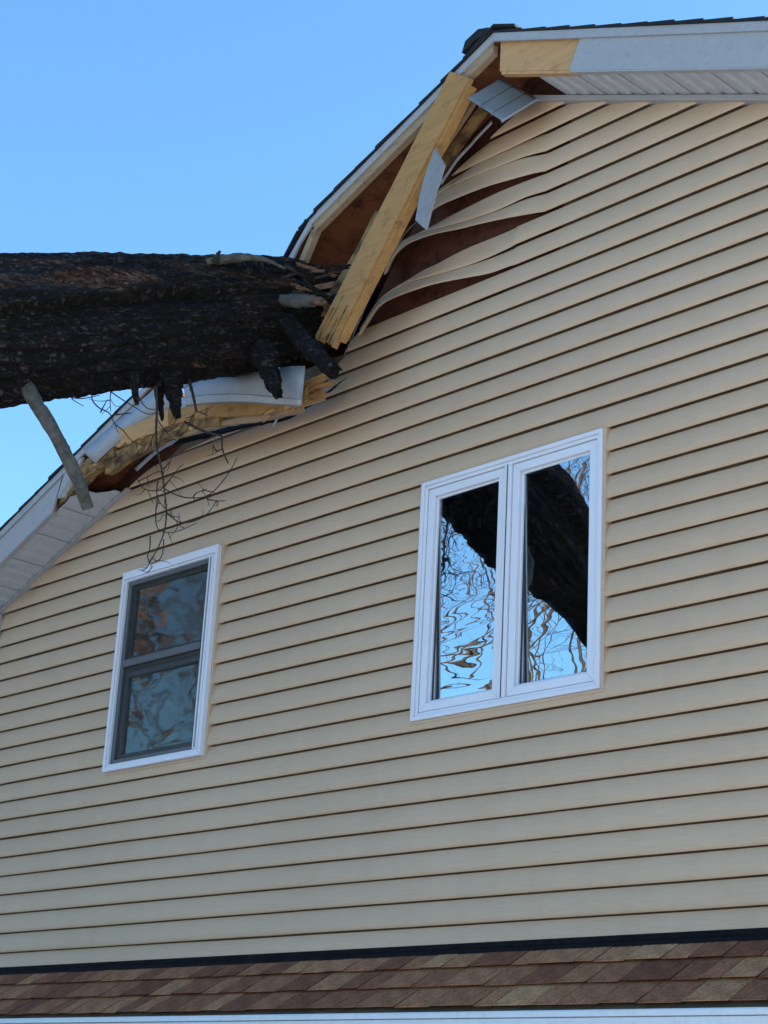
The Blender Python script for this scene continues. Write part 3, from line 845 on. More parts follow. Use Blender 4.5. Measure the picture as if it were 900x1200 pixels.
# the long rake board that swung down from the ridge: board face plus the strip nailed behind it
A = Vector((-5.536, -0.325, 6.770)); B = Vector((-6.426, -0.360, 5.510))
bb = empty('broken_rake_board', tuple(B))
top(bb, 'long yellow pine board hanging diagonally from the ridge, splintered at its lower end', 'board')
def under(parent, o):
    o.parent = parent; o.matrix_parent_inverse = Matrix.Translation(-parent.location)
    return o
ax = (B - A).normalized()
wd = Vector((ax.z, 0, -ax.x)).normalized()
if wd.x < 0: wd = -wd
under(bb, board(A, B, wd, .170, .038, nseg=24, warp=.006, seed=2, jag1=.07).build('board', M['pine'], bevel=.002))
off = wd * .0945 + Vector((0, .022, 0))
under(bb, board(A + off * 1.0 + ax * .03, B + off - ax * .03, wd, .018, .05, nseg=24, warp=.006, seed=5, jag1=.08).build('strip', M['pine']))
for k, (u, o_) in enumerate([(-.05, .2), (-.02, .28), (.025, .16), (.05, .24)]):     # split grain near the break
    p = B - ax * o_ + wd * u - Vector((0, .0215, 0))
    under(bb, board(p, p + ax * (o_ - .02), wd, .006, .006, nseg=4, warp=.004, seed=9 + k).build('split', M['rot_wood']))
# brown splinter plank behind it
b = board((-6.207, -0.220, 6.267), (-6.661, -0.250, 5.685), (1, 0, .4), .075, .03, nseg=14, warp=.02, seed=12, jag1=.14)
o = b.build('splintered_plank', M['rot_wood']); top(o, 'thin brown splintered plank between the trunk and the hanging board', 'plank')

# torn channel strip running down beside the siding
path = resample([(-5.861, -0.200, 6.239), (-5.948, -0.200, 6.141), (-6.034, -0.200, 6.096), (-6.152, -0.200, 5.962), (-6.270, -0.200, 5.812), (-6.386, -0.200, 5.625), (-6.462, -0.200, 5.504)], 40)
rows = []
for j in range(5):
    row = []
    for i, p in enumerate(path):
        cr = noise.noise(Vector((i * .42, j * 1.3, 2.0))) * .009
        row.append(p + Vector((-.034 + .015 * j, .03 - .012 * j + cr, .012 - .006 * j + cr)))
    rows.append(row)
o = sheet(rows, .003, 'bent_channel', M['torn_metal'])
top(o, 'crumpled dark metal channel strip torn along the edge of the siding', 'metal strip')

# scraps of soffit
def scrap(name, mat, pts, off, label, cat, grooves=()):
    m = MB(); m.prism(pts, off); e = empty(name, pts[0]); top(e, label, cat)
    under(e, m.build('panel', mat))
    for g0, g1, r_ in grooves:
        mm = MB(); mm.tube([g0, g1], r_, 6); under(e, mm.build('groove', M['dark_gasket']))
    return e
a, b_, c_, d_ = Vector((-5.477, -0.340, 6.601)), Vector((-5.414, -0.170, 6.774)), Vector((-5.214, -0.100, 6.600)), Vector((-5.304, -0.260, 6.436))
# ribbed panel: built as a folded sheet
rows = []
def blend(u, v): return a.lerp(b_, u).lerp(d_.lerp(c_, u), v)
nrm = (b_ - a).cross(d_ - a).normalized()
if nrm.y > 0: nrm = -nrm
for v_, h in [(0, .0), (.02, .006), (.03, .006), (.345, .006), (.365, -.006), (.385, .006), (.68, .006), (.70, -.006), (.72, .006), (.975, .006), (.99, -.004), (1.0, -.012)]:
    rows.append([blend(i / 8, v_) + nrm * h for i in range(9)])
e = empty('soffit_scrap', tuple(b_)); top(e, 'blue-grey ribbed soffit piece dangling under the ridge', 'soffit scrap')
under(e, sheet(rows, .002, 'panel', M['grey_metal'], sharp=20))
lip = MB(); lip.prism([d_ + nrm*.008, c_ + nrm*.008, c_ + nrm*.008 + Vector((.004,-.002,-.014)), d_ + nrm*.008 + Vector((.004,-.002,-.014))], nrm * .003)
under(e, lip.build('lip', M['white_metal']))
Y = -.385
m = MB(); m.prism([(-5.648, -0.385, 6.361), (-5.572, -0.385, 6.233), (-5.592, -0.385, 6.184), (-5.599, -0.385, 6.153), (-5.629, -0.385, 6.101), (-5.630, -0.385, 6.073), (-5.654, -0.385, 6.011), (-5.680, -0.385, 5.913), (-5.732, -0.385, 5.965), (-5.760, -0.385, 5.996), (-5.750, -0.385, 6.059), (-5.742, -0.385, 6.119), (-5.722, -0.385, 6.185), (-5.701, -0.385, 6.246)], (.006, .008, .002))
o = m.build('soffit_scrap', M['scrap']); top(o, 'jagged pale grey strip of soffit hanging beside the diagonal board', 'soffit scrap')
# bright F channel sliver that still follows the wall under the ridge
path = resample([(-5.573, -0.050, 6.659), (-5.698, -0.050, 6.592), (-5.790, -0.055, 6.539), (-5.857, -0.060, 6.481), (-5.906, -0.070, 6.413)], 20)
o = sheet([[p for p in path], [p + Vector((.004, -.012, -.018)) for p in path], [p + Vector((.012, -.012, -.034)) for p in path]], .003, 'bent_channel', M['white_metal'])
top(o, 'thin white bent channel curving along the siding below the ridge', 'metal strip')
# brown framing seen between the board and the wall
for k, (p, q, w, t, mt) in enumerate([((-5.603, -0.160, 6.762), (-5.965, -0.130, 6.492), .07, .03, 'grey_wood'), ((-5.589, -0.100, 6.703), (-5.917, -0.070, 6.500), .05, .03, 'rot_wood')]):
    o = board(p, q, (1, 0, .4), w, t, nseg=10, seed=20 + k).build('blocking', M[mt], roof)

# fascia bent up by the trunk on the low side
o = sheet([resample([(-8.689, -0.315, 5.497), (-8.394, -0.320, 5.577), (-8.133, -0.330, 5.648), (-7.913, -0.350, 5.695)], 16),
           resample([(-8.600, -0.318, 5.430), (-8.323, -0.325, 5.513), (-8.064, -0.335, 5.579), (-7.830, -0.355, 5.622)], 16),
           resample([(-8.530, -0.310, 5.377), (-8.285, -0.315, 5.463), (-8.039, -0.320, 5.507), (-7.759, -0.330, 5.525)], 16)], .004, 'bent_fascia', M['white_metal'])
top(o, 'white fascia strip bent upward against the underside of the trunk', 'fascia scrap')
o = sheet([resample([(-8.409, -0.290, 5.524), (-8.136, -0.290, 5.591), (-7.848, -0.290, 5.606), (-7.587, -0.290, 5.577)], 12),
           resample([(-8.462, -0.270, 5.472), (-8.150, -0.270, 5.513), (-7.859, -0.270, 5.508), (-7.599, -0.270, 5.482)], 12)], .004, 'bent_fascia', M['soffit'])
top(o, 'dull grey sheet of fascia folded behind the broken log-like board', 'fascia scrap')
# white scrap hanging under the trunk
def wob(pts, n): return resample(pts, n)
rows = [wob([(-7.535, -0.440, 5.575), (-7.241, -0.450, 5.535), (-6.866, -0.460, 5.446), (-6.597, -0.460, 5.403), (-6.464, -0.450, 5.373)], 24),
        wob([(-7.498, -0.450, 5.520), (-7.219, -0.460, 5.470), (-6.845, -0.470, 5.372), (-6.576, -0.470, 5.316), (-6.450, -0.460, 5.284)], 24),
        wob([(-7.484, -0.450, 5.477), (-7.212, -0.460, 5.417), (-6.903, -0.465, 5.330), (-6.619, -0.460, 5.235), (-6.462, -0.455, 5.184)], 24),
        wob([(-7.467, -0.462, 5.463), (-7.195, -0.472, 5.403), (-6.887, -0.477, 5.317), (-6.604, -0.472, 5.222), (-6.447, -0.467, 5.171)], 24),
        wob([(-7.463, -0.455, 5.425), (-7.199, -0.465, 5.366), (-6.936, -0.470, 5.298), (-6.644, -0.465, 5.206), (-6.456, -0.460, 5.150)], 24),
        wob([(-7.510, -0.420, 5.439), (-7.245, -0.430, 5.380), (-6.980, -0.435, 5.312), (-6.687, -0.430, 5.220), (-6.497, -0.425, 5.163)], 24)]
o = sheet(rows, .003, 'fascia_scrap', M['white_metal'], sharp=25)
top(o, 'white aluminium fascia piece with folded lip crushed beneath the trunk', 'fascia scrap')
o = sheet([resample([(-7.196, -0.420, 5.589), (-7.091, -0.420, 5.585), (-6.914, -0.420, 5.503)], 8), resample([(-7.178, -0.420, 5.569), (-7.071, -0.420, 5.543), (-6.909, -0.420, 5.462)], 8)], .003, 'fascia_scrap', M['white_metal'])
top(o, 'small white sliver of metal poking out below the bark', 'fascia scrap')

# lower half of the rake board: crushed, in three pieces
bl = empty('crushed_rake_board', (-8.398, -0.260, 5.377)); top(bl, 'crushed rake board lying broken along the low eave under the trunk', 'board')
def bent(pts, w, t, wdir, name, mat, parent, n=18, seed=0.0, rough=.012):
    ps = resample(pts, n); wv = Vector(wdir).normalized(); rows = [[], [], [], [], [], [], [], []]
    for i, p in enumerate(ps):
        tg = (ps[min(i+1, n-1)] - ps[max(i-1, 0)]).normalized()
        td = tg.cross(wv).normalized()
        ww = w * (1 + .25 * noise.noise(Vector((i * .5, seed, 1)))); rr = rough
        k = 0
        for (su, sv) in [(-.5,-.5),(-.17,-.56),(.17,-.56),(.5,-.5),(.5,.5),(.17,.55),(-.17,.55),(-.5,.5)]:
            q = p + wv * ww * su + td * t * sv + Vector([noise.noise(Vector((i * .7, k * 2.1, seed + c))) * rr for c in (0, 3, 6)])
            rows[k].append(q); k += 1
    m = MB(); v = [q for r_ in rows for q in r_]; f = []
    for k in range(8):
        for i in range(n - 1): f.append((k*n+i, k*n+i+1, ((k+1)%8)*n+i+1, ((k+1)%8)*n+i))
    f.append(tuple(k*n for k in range(8))); f.append(tuple(k*n+n-1 for k in range(8))[::-1])
    m.add(v, f)
    return under(parent, m.build(name, mat, smooth=True, sharp=30))
bent([(-9.014, -0.250, 5.256), (-8.790, -0.260, 5.320), (-8.590, -0.270, 5.392), (-8.367, -0.280, 5.456)], .12, .05, (0.1, -.1, 1), 'rotten_end', M['rot_wood'], bl, seed=1, rough=.02)
bent([(-8.410, -0.285, 5.493), (-8.146, -0.300, 5.481), (-7.923, -0.310, 5.474), (-7.780, -0.320, 5.476)], .095, .05, (0.15, -.25, 1), 'split_log', M['pale_pine'], bl, seed=4, rough=.008)
bent([(-8.470, -0.250, 5.359), (-8.186, -0.260, 5.395), (-7.887, -0.270, 5.424), (-7.631, -0.280, 5.413), (-7.341, -0.280, 5.379)], .10, .05, (0.15, -.1, 1), 'board_piece', M['rot_wood'], bl, seed=7, rough=.010)
bent([(-7.861, -0.290, 5.480), (-7.534, -0.300, 5.454), (-7.169, -0.310, 5.369), (-6.802, -0.310, 5.305), (-6.580, -0.310, 5.284)], .088, .04, (0.1, -.1, 1), 'board_piece', M['pine'], bl, seed=9, rough=.008)
bent([(-7.827, -0.250, 5.394), (-7.377, -0.260, 5.348), (-7.001, -0.260, 5.290), (-6.702, -0.260, 5.256)], .035, .05, (0.1, -.3, 1), 'board_edge', M['grey_wood'], bl, seed=12, rough=.006)
rq = random.Random(5)
for k in range(20):
    u = k / 19
    s_ = Vector((-6.633, -0.330, 5.360)).lerp(Vector((-6.656, -0.310, 5.237)), u)
    e_ = Vector((-6.373, -0.300, 5.365)).lerp(Vector((-6.508, -0.300, 5.258)), u) + Vector([rq.uniform(-.03, .03) for _ in range(3)])
    under(bl, board(s_, e_, (0, -.2, 1), rq.uniform(.008, .022), rq.uniform(.004, .012), nseg=5, warp=.008, seed=30 + k, jag1=.05).build('splinter', M['pine']))
for k in range(26):
    u = rq.random()
    c_ = Vector((-8.659, -0.290, 5.342)).lerp(Vector((-7.779, -0.320, 5.418)), u * 2) if u < .5 else Vector((-7.779, -0.320, 5.418)).lerp(Vector((-6.633, -0.330, 5.234)), u * 2 - 1)
    c_ += Vector((0, 0, rq.uniform(-.05, .05)))
    d_ = Vector((rq.uniform(.5, 1), rq.uniform(-.3, .3), rq.uniform(.0, .5))).normalized() * rq.uniform(.05, .16)
    under(bl, board(c_ - d_ * .5, c_ + d_ * .5, (0, -.5, 1), rq.uniform(.006, .018), rq.uniform(.004, .010), nseg=4, warp=.008, seed=90 + k, jag0=.02, jag1=.04).build('splinter', M[rq.choice(['pine', 'pale_pine', 'rot_wood'])]))
# dark felt and a torn channel in the gap between board and siding
o = sheet([resample([(-8.479, -0.060, 5.407), (-8.236, -0.070, 5.484), (-8.005, -0.080, 5.483), ((-7.774, -0.080, 5.462)), (-7.566, -0.080, 5.440)], 20),
           resample([(-8.463, -0.050, 5.390), (-8.229, -0.060, 5.463), (-7.998, -0.070, 5.462), ((-7.776, -0.070, 5.444)), (-7.577, -0.070, 5.425)], 20)], .006, 'bent_channel', M['soffit'])
top(o, 'pale soffit channel bent into a curve above the lower eave', 'metal strip')
rows = []
for j in range(5):
    base = resample([(-8.007, -0.120, 5.460), (-7.639, -0.120, 5.419), (-7.252, -0.120, 5.387), (-6.921, -0.120, 5.350), (-6.602, -0.120, 5.424)], 40)
    rows.append([p + Vector((0, .10 * j / 4 - .02, -.045 + .028 * j + .010 * noise.noise(Vector((i * .5, j * .9, 3))))) for i, p in enumerate(base)])
o = sheet(rows, .003, 'felt_strip', M['flashing']); top(o, 'crumpled black felt strip in the gap over the top siding', 'felt strip')
o = board((-7.071, -0.140, 5.292), (-7.008, -0.160, 5.330), (1, 0, 0), .012, .004, nseg=3, seed=3).build('metal_sliver', M['white_metal']); top(o, 'tiny white metal sliver sticking out above the siding', 'metal strip')
o = board((-6.748, -0.200, 5.308), (-6.577, -0.200, 5.301), (0, 0, 1), .012, .004, nseg=3, seed=4).build('metal_sliver', M['soffit']); top(o, 'thin grey sliver below the splintered yellow board end', 'metal strip')

# ------------------------------------------------------------------ the fallen tree
tree = empty('fallen_tree', (-10.45, -16.3, 0)); top(tree, 'massive dark fallen tree trunk lying against the crushed gable', 'fallen tree')
TA = Vector((-6.74, 0.0, Z0 + 3.505)); TD = Vector((-.222, -.916, -.334)).normalized()
TU = (Vector((0, 0, 1)) - TD * TD.z).normalized(); TS = TU.cross(TD).normalized()
if TS.x < 0: TS = -TS                      # TS points to the camera side
def trunk_r(t):
    if t < -.1: return .09
    if t < 0.3: return .09 + .165 * ((t + .1) / .4) ** .6
    if t < 1.0: return .255 + (t - .3) * .078
    if t < 2.0: return .310 + (t - 1.0) * .045
    if t < 3.0: return .355 - .145 * (3 * ((t - 2.0)) ** 2 - 2 * (t - 2.0) ** 3)
    if t < 14: return .21 + (t - 3.0) * .019
    return .419 + (t - 14) ** 2 * .02
def crease(th, t):
    """groove between the main stem and the ridge along its top, seen from the camera side"""
    c0 = R(1) + .10 * math.sin(t * 2.1)
    d_ = (th - c0)
    w_ = .06 if d_ > 0 else .26
    g_ = math.exp(-(d_ / w_) ** 2)
    amp = .23 * (1 - min(max((0.95 - t) / .5, 0), 1))
    ridge = math.exp(-((th - R(33)) / .36) ** 2) * .075 * math.exp(-((t - 1.7) / .8) ** 2) + math.exp(-((th - R(75)) / .5) ** 2) * .035
    low = math.exp(-((abs(th) - R(105)) / .5) ** 2) * .07 * math.exp(-((t - .6) / .6) ** 2) if th < 0 else 0.0
    return 1 - amp * g_ + ridge + low
def trunk_mesh():
    ts = []
    t = -1.3
    while t < 17.7:
        ts.append(t)
        t += .011 if -.1 < t < 2.7 else (.06 if t < 6 else .25)
    nth = 260
    v = []; f = []; uv = []; tr = []
    for t in ts:
        c = TA + TD * t
        r0 = trunk_r(t)
        fine = t < 6
        for k in range(nth):
            th = 2 * math.pi * k / nth - math.pi
            q = Vector((math.cos(th) * .9, math.sin(th) * .9, t * .55))
            r = r0 * crease(th, t) * (1 + .07 * noise.noise(q * 1.3) + .035 * noise.noise(q * 3.7))
            if fine:
                b1 = noise.noise(Vector((math.cos(th) * 7.5, math.sin(th) * 7.5, t * 1.5)))
                b2 = noise.noise(Vector((math.cos(th) * 15, math.sin(th) * 15, t * 15.0)))
                b3 = noise.noise(Vector((math.cos(th) * 34, math.sin(th) * 34, t * 30.0)))
                r += .022 * (1 - abs(b1) * 2.4) + .008 * b2 + .006 * b3
            # torn place on the upper ridge
            dt = (t - 1.55) / .36; dh = (th - R(21)) / .24
            tt = max(0.0, 1.0 - (dt * dt + dh * dh))
            tn = noise.noise(Vector((th * 9, t * 6, 4))) * .5 + noise.noise(Vector((th * 22, t * 14, 1))) * .3
            to = min(1.0, max(0.0, tt * 2.6 + tn * (2.0 if tt > 0 else 0) - .5))
            dt2 = (t - .55) / .20; dh2 = (th - R(22)) / .14
            t2 = max(0.0, 1 - (dt2 * dt2 + dh2 * dh2)); to = max(to, min(1, max(0, t2 * .6 + tn - .3)))
            dt3 = (t - 1.0) / .22; dh3 = (th - R(38)) / .16
            t3 = max(0.0, 1 - (dt3 * dt3 + dh3 * dh3)); to = max(to, min(1, max(0, t3 * .9 + tn * 1.5 - .3)))
            if th > 0:      # weathered strips along the top of the trunk
                st = noise.noise(Vector((th * 5.0, t * 1.1, 11))) + .6 * noise.noise(Vector((th * 17, t * 3.0, 17)))
                to = max(to, min(.85, max(0.0, (st - .12) * 2.2)) * min(1.0, th / .35))
            if to > 0: r += to * (.018 * noise.noise(Vector((th * 16, t * 3.2, 8))) + .010 * noise.noise(Vector((th * 40, t * 7, 3))) - .006)
            if t > 14.5: r *= 1 + .25 * max(0, noise.noise(Vector((math.cos(th) * 2.2, math.sin(th) * 2.2, 7)))) * (t - 14.5)
            p = c + (TS * math.cos(th) + TU * math.sin(th)) * r
            if p.z < -0.3: p.z = -0.3
            v.append(p); uv.append((t, math.cos(th) * .42 * 1.0, math.sin(th) * .42)); tr.append(to)
    n = len(ts)
    for i in range(n - 1):
        for k in range(nth):
            f.append((i*nth + k, i*nth + (k+1) % nth, (i+1)*nth + (k+1) % nth, (i+1)*nth + k))
    f.append(tuple(range(nth))[::-1]); f.append(tuple((n-1)*nth + k for k in range(nth)))
    o = ob('trunk', v, f, M['bark'], smooth=True, fix=False)
    a = o.data.attributes.new('uvw', 'FLOAT_VECTOR', 'POINT'); a.data.foreach_set('vector', [c for q in uv for c in q])
    a = o.data.attributes.new('torn', 'FLOAT', 'POINT'); a.data.foreach_set('value', tr)
    return under(tree, o)
trunk_mesh()
def stub(name, pts, rad, mat, n=18, seed=0, rough=.35, cnt=None, jag=.5):
    k = cnt or max(10, len(pts) * 7)
    ps = resample(pts, k); m = MB(); v = []; f = []
    ref = None
    for i, p in enumerate(ps):
        u = i / (k - 1) * (len(rad) - 1); j = min(int(u), len(rad) - 2); rr = rad[j] + (rad[j+1] - rad[j]) * (u - j)
        tg = (ps[min(i+1, k-1)] - ps[max(i-1, 0)]).normalized()
        if ref is None: ref = tg.cross(Vector((.3, .2, .9)))
        a_ = (ref - tg * ref.dot(tg)).normalized(); ref = a_; b_ = tg.cross(a_)
        for q in range(n):
            an = 2 * math.pi * q / n
            c_, s_ = math.cos(an), math.sin(an)
            nn = noise.noise(Vector((c_ * 1.5, s_ * 1.5, i * .33 + seed))) * .6 + noise.noise(Vector((c_ * 4, s_ * 4, i * .9 + seed))) * .4
            pt = p + (a_ * c_ + b_ * s_) * rr * (1 + rough * nn)
            if i == k - 1: pt += tg * rr * jag * (1.6 * noise.noise(Vector((c_ * 3, s_ * 3, seed + 20))) )
            v.append(pt)
    for i in range(k - 1):
        for q in range(n): f.append((i*n + q, i*n + (q+1) % n, (i+1)*n + (q+1) % n, (i+1)*n + q))
    f.append(tuple(range(n))[::-1])
    cen = len(v); v.append(ps[-1] - (ps[-1] - ps[-2]).normalized() * rad[-1] * .3)
    for q in range(n): f.append(((k-1)*n + q, (k-1)*n + (q+1) % n, cen))
    m.add(v, f)
    o = m.build(name, M[mat], smooth=True, sharp=50)
    a = o.data.attributes.new('uvw', 'FLOAT_VECTOR', 'POINT'); a.data.foreach_set('vector', [c for q in m.v for c in q])
    return under(tree, o)
stub('branch_stub', [(-7.113, -1.720, 5.083), (-6.970, -1.700, 4.905), (-6.896, -1.620, 4.748), (-6.862, -1.520, 4.595), (-6.849, -1.450, 4.482), (-6.857, -1.400, 4.407)], [.040, .036, .034, .032, .033, .028], 'stub', rough=.25)
stub('branch_stub', [(-6.811, -1.250, 5.165), (-6.837, -1.220, 5.076), (-6.832, -1.200, 5.008)], [.03, .02, .010], 'bark', seed=3)
stub('branch_stub', [(-6.881, -1.000, 5.296), (-6.853, -0.980, 5.176), (-6.838, -0.970, 5.081), (-6.819, -0.960, 5.014)], [.060, .048, .034, .018], 'bark', seed=5, rough=.6)
stub('branch_stub', [(-6.935, -1.020, 5.257), (-6.937, -1.000, 5.145), (-6.893, -1.000, 5.006)], [.03, .02, .008], 'bark', seed=6, rough=.6)
stub('branch_stub', [(-6.632, -0.600, 5.471), (-6.577, -0.600, 5.348), (-6.525, -0.600, 5.247), (-6.474, -0.600, 5.158)], [.070, .055, .042, .024], 'bark', seed=8, rough=.75, jag=.9)
stub('branch_stub', [(-6.648, -0.480, 5.696), (-6.470, -0.500, 5.526), (-6.296, -0.510, 5.360), (-6.173, -0.500, 5.239)], [.055, .048, .045, .042], 'bark', seed=9, rough=.5)
stub('branch_stub', [(-6.624, -0.520, 5.773), (-6.455, -0.530, 5.711), (-6.331, -0.530, 5.671)], [.03, .034, .028], 'stub', seed=11)
stub('broken_end', [(-6.345, -0.530, 5.680), (-6.274, -0.520, 5.652)], [.026, .018], 'heart', seed=12, rough=.8, cnt=6)
stub('branch_stub', [(-6.844, -1.000, 5.808), (-6.787, -0.960, 5.854), (-6.725, -0.900, 5.887), (-6.644, -0.820, 5.911), (-6.548, -0.760, 5.903), (-6.494, -0.700, 5.884), (-6.477, -0.620, 5.870)], [.008, .016, .021, .023, .016, .009, .006], 'stub', seed=13, rough=.7)
stub('branch_stub', [(-6.708, -0.900, 5.872), (-6.692, -0.900, 5.911), (-6.674, -0.900, 5.929)], [.022, .014, .006], 'dark_stub', seed=14, rough=.8)
# torn bark and splintered heartwood where the trunk meets the roof
rq = random.Random(21)
for k in range(26):
    u, w_ = rq.random(), rq.random()
    px = Vector((-6.658, -0.500, 5.994)).lerp(Vector((-6.416, -0.360, 5.968)), u); py = Vector((-6.663, -0.500, 5.794)).lerp(Vector((-6.425, -0.360, 5.781)), u)
    p = px.lerp(py, w_)
    d_ = Vector((rq.uniform(.2, 1.0), rq.uniform(.2, .8), rq.uniform(-.35, .30))).normalized() * rq.uniform(.10, .26)
    mt = 'bark' if rq.random() < .62 else ('heart' if rq.random() < .45 else 'dark_stub')
    o = board(p - d_ * .5, p + d_ * .5, (0, -.4, 1), rq.uniform(.012, .030), rq.uniform(.008, .018), nseg=6, warp=.012, seed=60 + k, jag0=.02, jag1=.03).build('bark_splinter', M[mt])
    a = o.data.attributes.new('uvw', 'FLOAT_VECTOR', 'POINT'); a.data.foreach_set('vector', [c for q in o.data.vertices for c in q.co])
    under(tree, o)

def twig(pts, r0, r1, Y=-1.05):
    ps = resample([p for p in pts], max(8, len(pts) * 5)); n = len(ps)
    m = MB(); m.tube(ps, [r0 + (r1 - r0) * i / (n - 1) for i in range(n)], 6)
    return under(tree, m.build('twig', M['twig'], smooth=True))
twig([(-6.905, -1.050, 5.181), (-6.908, -1.028, 5.057), (-6.927, -1.006, 4.948), (-6.925, -0.983, 4.843), (-6.904, -0.961, 4.743), (-6.903, -0.939, 4.658), (-6.896, -0.917, 4.544), (-6.926, -0.894, 4.457), (-6.994, -0.872, 4.387), (-7.092, -0.850, 4.322)], 0.008, 0.0028)
twig([(-6.910, -0.930, 4.658), (-6.881, -0.901, 4.637), (-6.831, -0.872, 4.614), (-6.783, -0.844, 4.606), (-6.724, -0.815, 4.608), (-6.683, -0.786, 4.643), (-6.646, -0.758, 4.707), (-6.635, -0.729, 4.768), (-6.638, -0.700, 4.833)], 0.0035, 0.002)
twig([(-6.918, -0.900, 4.545), (-6.885, -0.883, 4.511), (-6.832, -0.867, 4.480), (-6.770, -0.850, 4.475), (-6.698, -0.833, 4.489), (-6.656, -0.817, 4.529), (-6.643, -0.800, 4.576)], 0.0035, 0.002)
twig([(-6.717, -0.820, 4.605), (-6.696, -0.813, 4.589), (-6.634, -0.807, 4.567), (-6.574, -0.800, 4.558)], 0.0035, 0.002)
twig([(-6.734, -0.880, 4.584), (-6.696, -0.890, 4.598), (-6.601, -0.900, 4.596)], 0.0035, 0.002)
twig([(-6.918, -0.900, 4.545), (-6.828, -0.925, 4.496), (-6.729, -0.950, 4.464)], 0.0035, 0.002)
twig([(-6.947, -0.950, 4.702), (-6.971, -0.933, 4.648), (-6.962, -0.917, 4.605), (-6.928, -0.900, 4.565)], 0.0035, 0.002)
twig([(-6.935, -0.950, 4.626), (-6.974, -0.925, 4.550), (-6.996, -0.900, 4.498), (-6.997, -0.875, 4.473), (-6.949, -0.850, 4.456), (-6.884, -0.825, 4.463), (-6.795, -0.800, 4.488)], 0.0035, 0.002)
twig([(-6.904, -0.940, 4.676), (-6.893, -0.968, 4.638), (-6.926, -0.995, 4.633), (-6.963, -1.022, 4.647), (-6.983, -1.050, 4.689)], 0.0035, 0.002)
twig([(-6.898, -0.940, 4.666), (-6.860, -0.927, 4.716), (-6.834, -0.913, 4.755), (-6.813, -0.900, 4.777)], 0.0035, 0.002)
twig([(-6.885, -0.980, 4.738), (-6.888, -0.940, 4.783), (-6.905, -0.900, 4.859)], 0.0035, 0.002)
twig([(-7.047, -1.000, 4.710), (-7.000, -0.993, 4.719), (-6.925, -0.987, 4.731), (-6.877, -0.980, 4.731)], 0.0035, 0.002)
twig([(-6.945, -0.880, 4.411), (-6.960, -0.870, 4.336), (-7.012, -0.860, 4.313), (-7.092, -0.850, 4.322)], 0.0035, 0.002)
twig([(-7.109, -0.850, 4.472), (-7.101, -0.850, 4.406), (-7.113, -0.850, 4.363), (-7.092, -0.850, 4.322), (-7.124, -0.850, 4.296), (-7.183, -0.850, 4.303)], 0.0035, 0.002)
twig([(-6.900, -1.030, 5.008), (-6.883, -1.003, 4.965), (-6.838, -0.977, 4.907), (-6.828, -0.950, 4.894)], 0.0035, 0.002)
twig([(-6.905, -1.020, 4.938), (-6.915, -1.035, 4.899), (-6.895, -1.050, 4.852)], 0.0035, 0.002)
twig([(-6.903, -1.000, 4.842), (-6.891, -1.000, 4.904), (-6.865, -1.000, 4.934), (-6.922, -1.000, 5.005)], 0.0035, 0.002)
twig([(-6.967, -0.550, 5.007), (-6.981, -0.575, 4.993), (-6.990, -0.600, 5.026)], 0.0035, 0.002)
twig([(-6.954, -0.750, 5.152), (-6.927, -0.725, 5.141), (-6.918, -0.700, 5.133)], 0.0035, 0.002)
twig([(-6.954, -0.750, 5.152), (-6.960, -0.775, 5.116), (-6.976, -0.800, 5.103)], 0.0035, 0.002)
twig([(-6.991, -0.800, 5.348), (-6.964, -0.775, 5.243), (-6.954, -0.750, 5.152)], 0.01, 0.007)
twig([(-7.054, -0.750, 5.120), (-7.029, -0.708, 5.101), (-6.992, -0.667, 5.078), (-6.942, -0.625, 5.059), (-6.936, -0.583, 5.057), (-6.978, -0.542, 5.013), (-6.972, -0.500, 4.942)], 0.008, 0.004)
twig([(-7.329, -1.150, 5.240), (-7.360, -1.129, 5.203), (-7.319, -1.107, 5.151), (-7.250, -1.086, 5.110), (-7.225, -1.064, 5.053), (-7.172, -1.043, 5.008), (-7.116, -1.021, 4.944), (-7.035, -1.000, 4.903)], 0.004, 0.002)
twig([(-7.157, -1.150, 5.217), (-7.274, -1.075, 5.197), (-7.367, -1.000, 5.174)], 0.004, 0.002)
twig([(-7.546, -1.150, 5.286), (-7.637, -1.075, 5.296), (-7.639, -1.000, 5.282)], 0.004, 0.002)
twig([(-7.530, -1.150, 5.252), (-7.528, -1.075, 5.272), (-7.492, -1.000, 5.307)], 0.004, 0.002)
twig([(-7.218, -1.150, 5.224), (-7.131, -1.112, 5.155), (-7.054, -1.075, 5.100), (-6.980, -1.038, 5.050), (-6.957, -1.000, 5.061)], 0.004, 0.002)
twig([(-7.232, -1.150, 5.089), (-7.323, -1.075, 5.177), (-7.414, -1.000, 5.260)], 0.004, 0.002)
twig([(-7.103, -1.150, 5.041), (-7.124, -1.075, 5.076), (-7.175, -1.000, 5.119)], 0.004, 0.002)
twig([(-6.928, -1.150, 5.134), (-6.962, -1.100, 5.104), (-6.967, -1.050, 5.075), (-6.963, -1.000, 5.081)], 0.004, 0.002)
# finer side shoots
rt = random.Random(77)
mains = [o for o in tree.children if o.name.startswith('twig')]
for o in mains[:24]:
    vs_ = o.data.vertices; nr_ = len(vs_) // 6
    for q in range(3):
        i_ = rt.randint(nr_ // 4, nr_ - 2)
        p = sum((vs_[i_ * 6 + c].co for c in range(6)), Vector()) / 6
        d_ = Vector((rt.uniform(-1, 1), rt.uniform(-.8, .8), rt.uniform(-1, .5))).normalized() * rt.uniform(.04, .11)
        twig([p, p + d_ * .5 + Vector((0, 0, -.008)), p + d_ + Vector((0, 0, rt.uniform(-.03, .03)))], .0022, .0012)


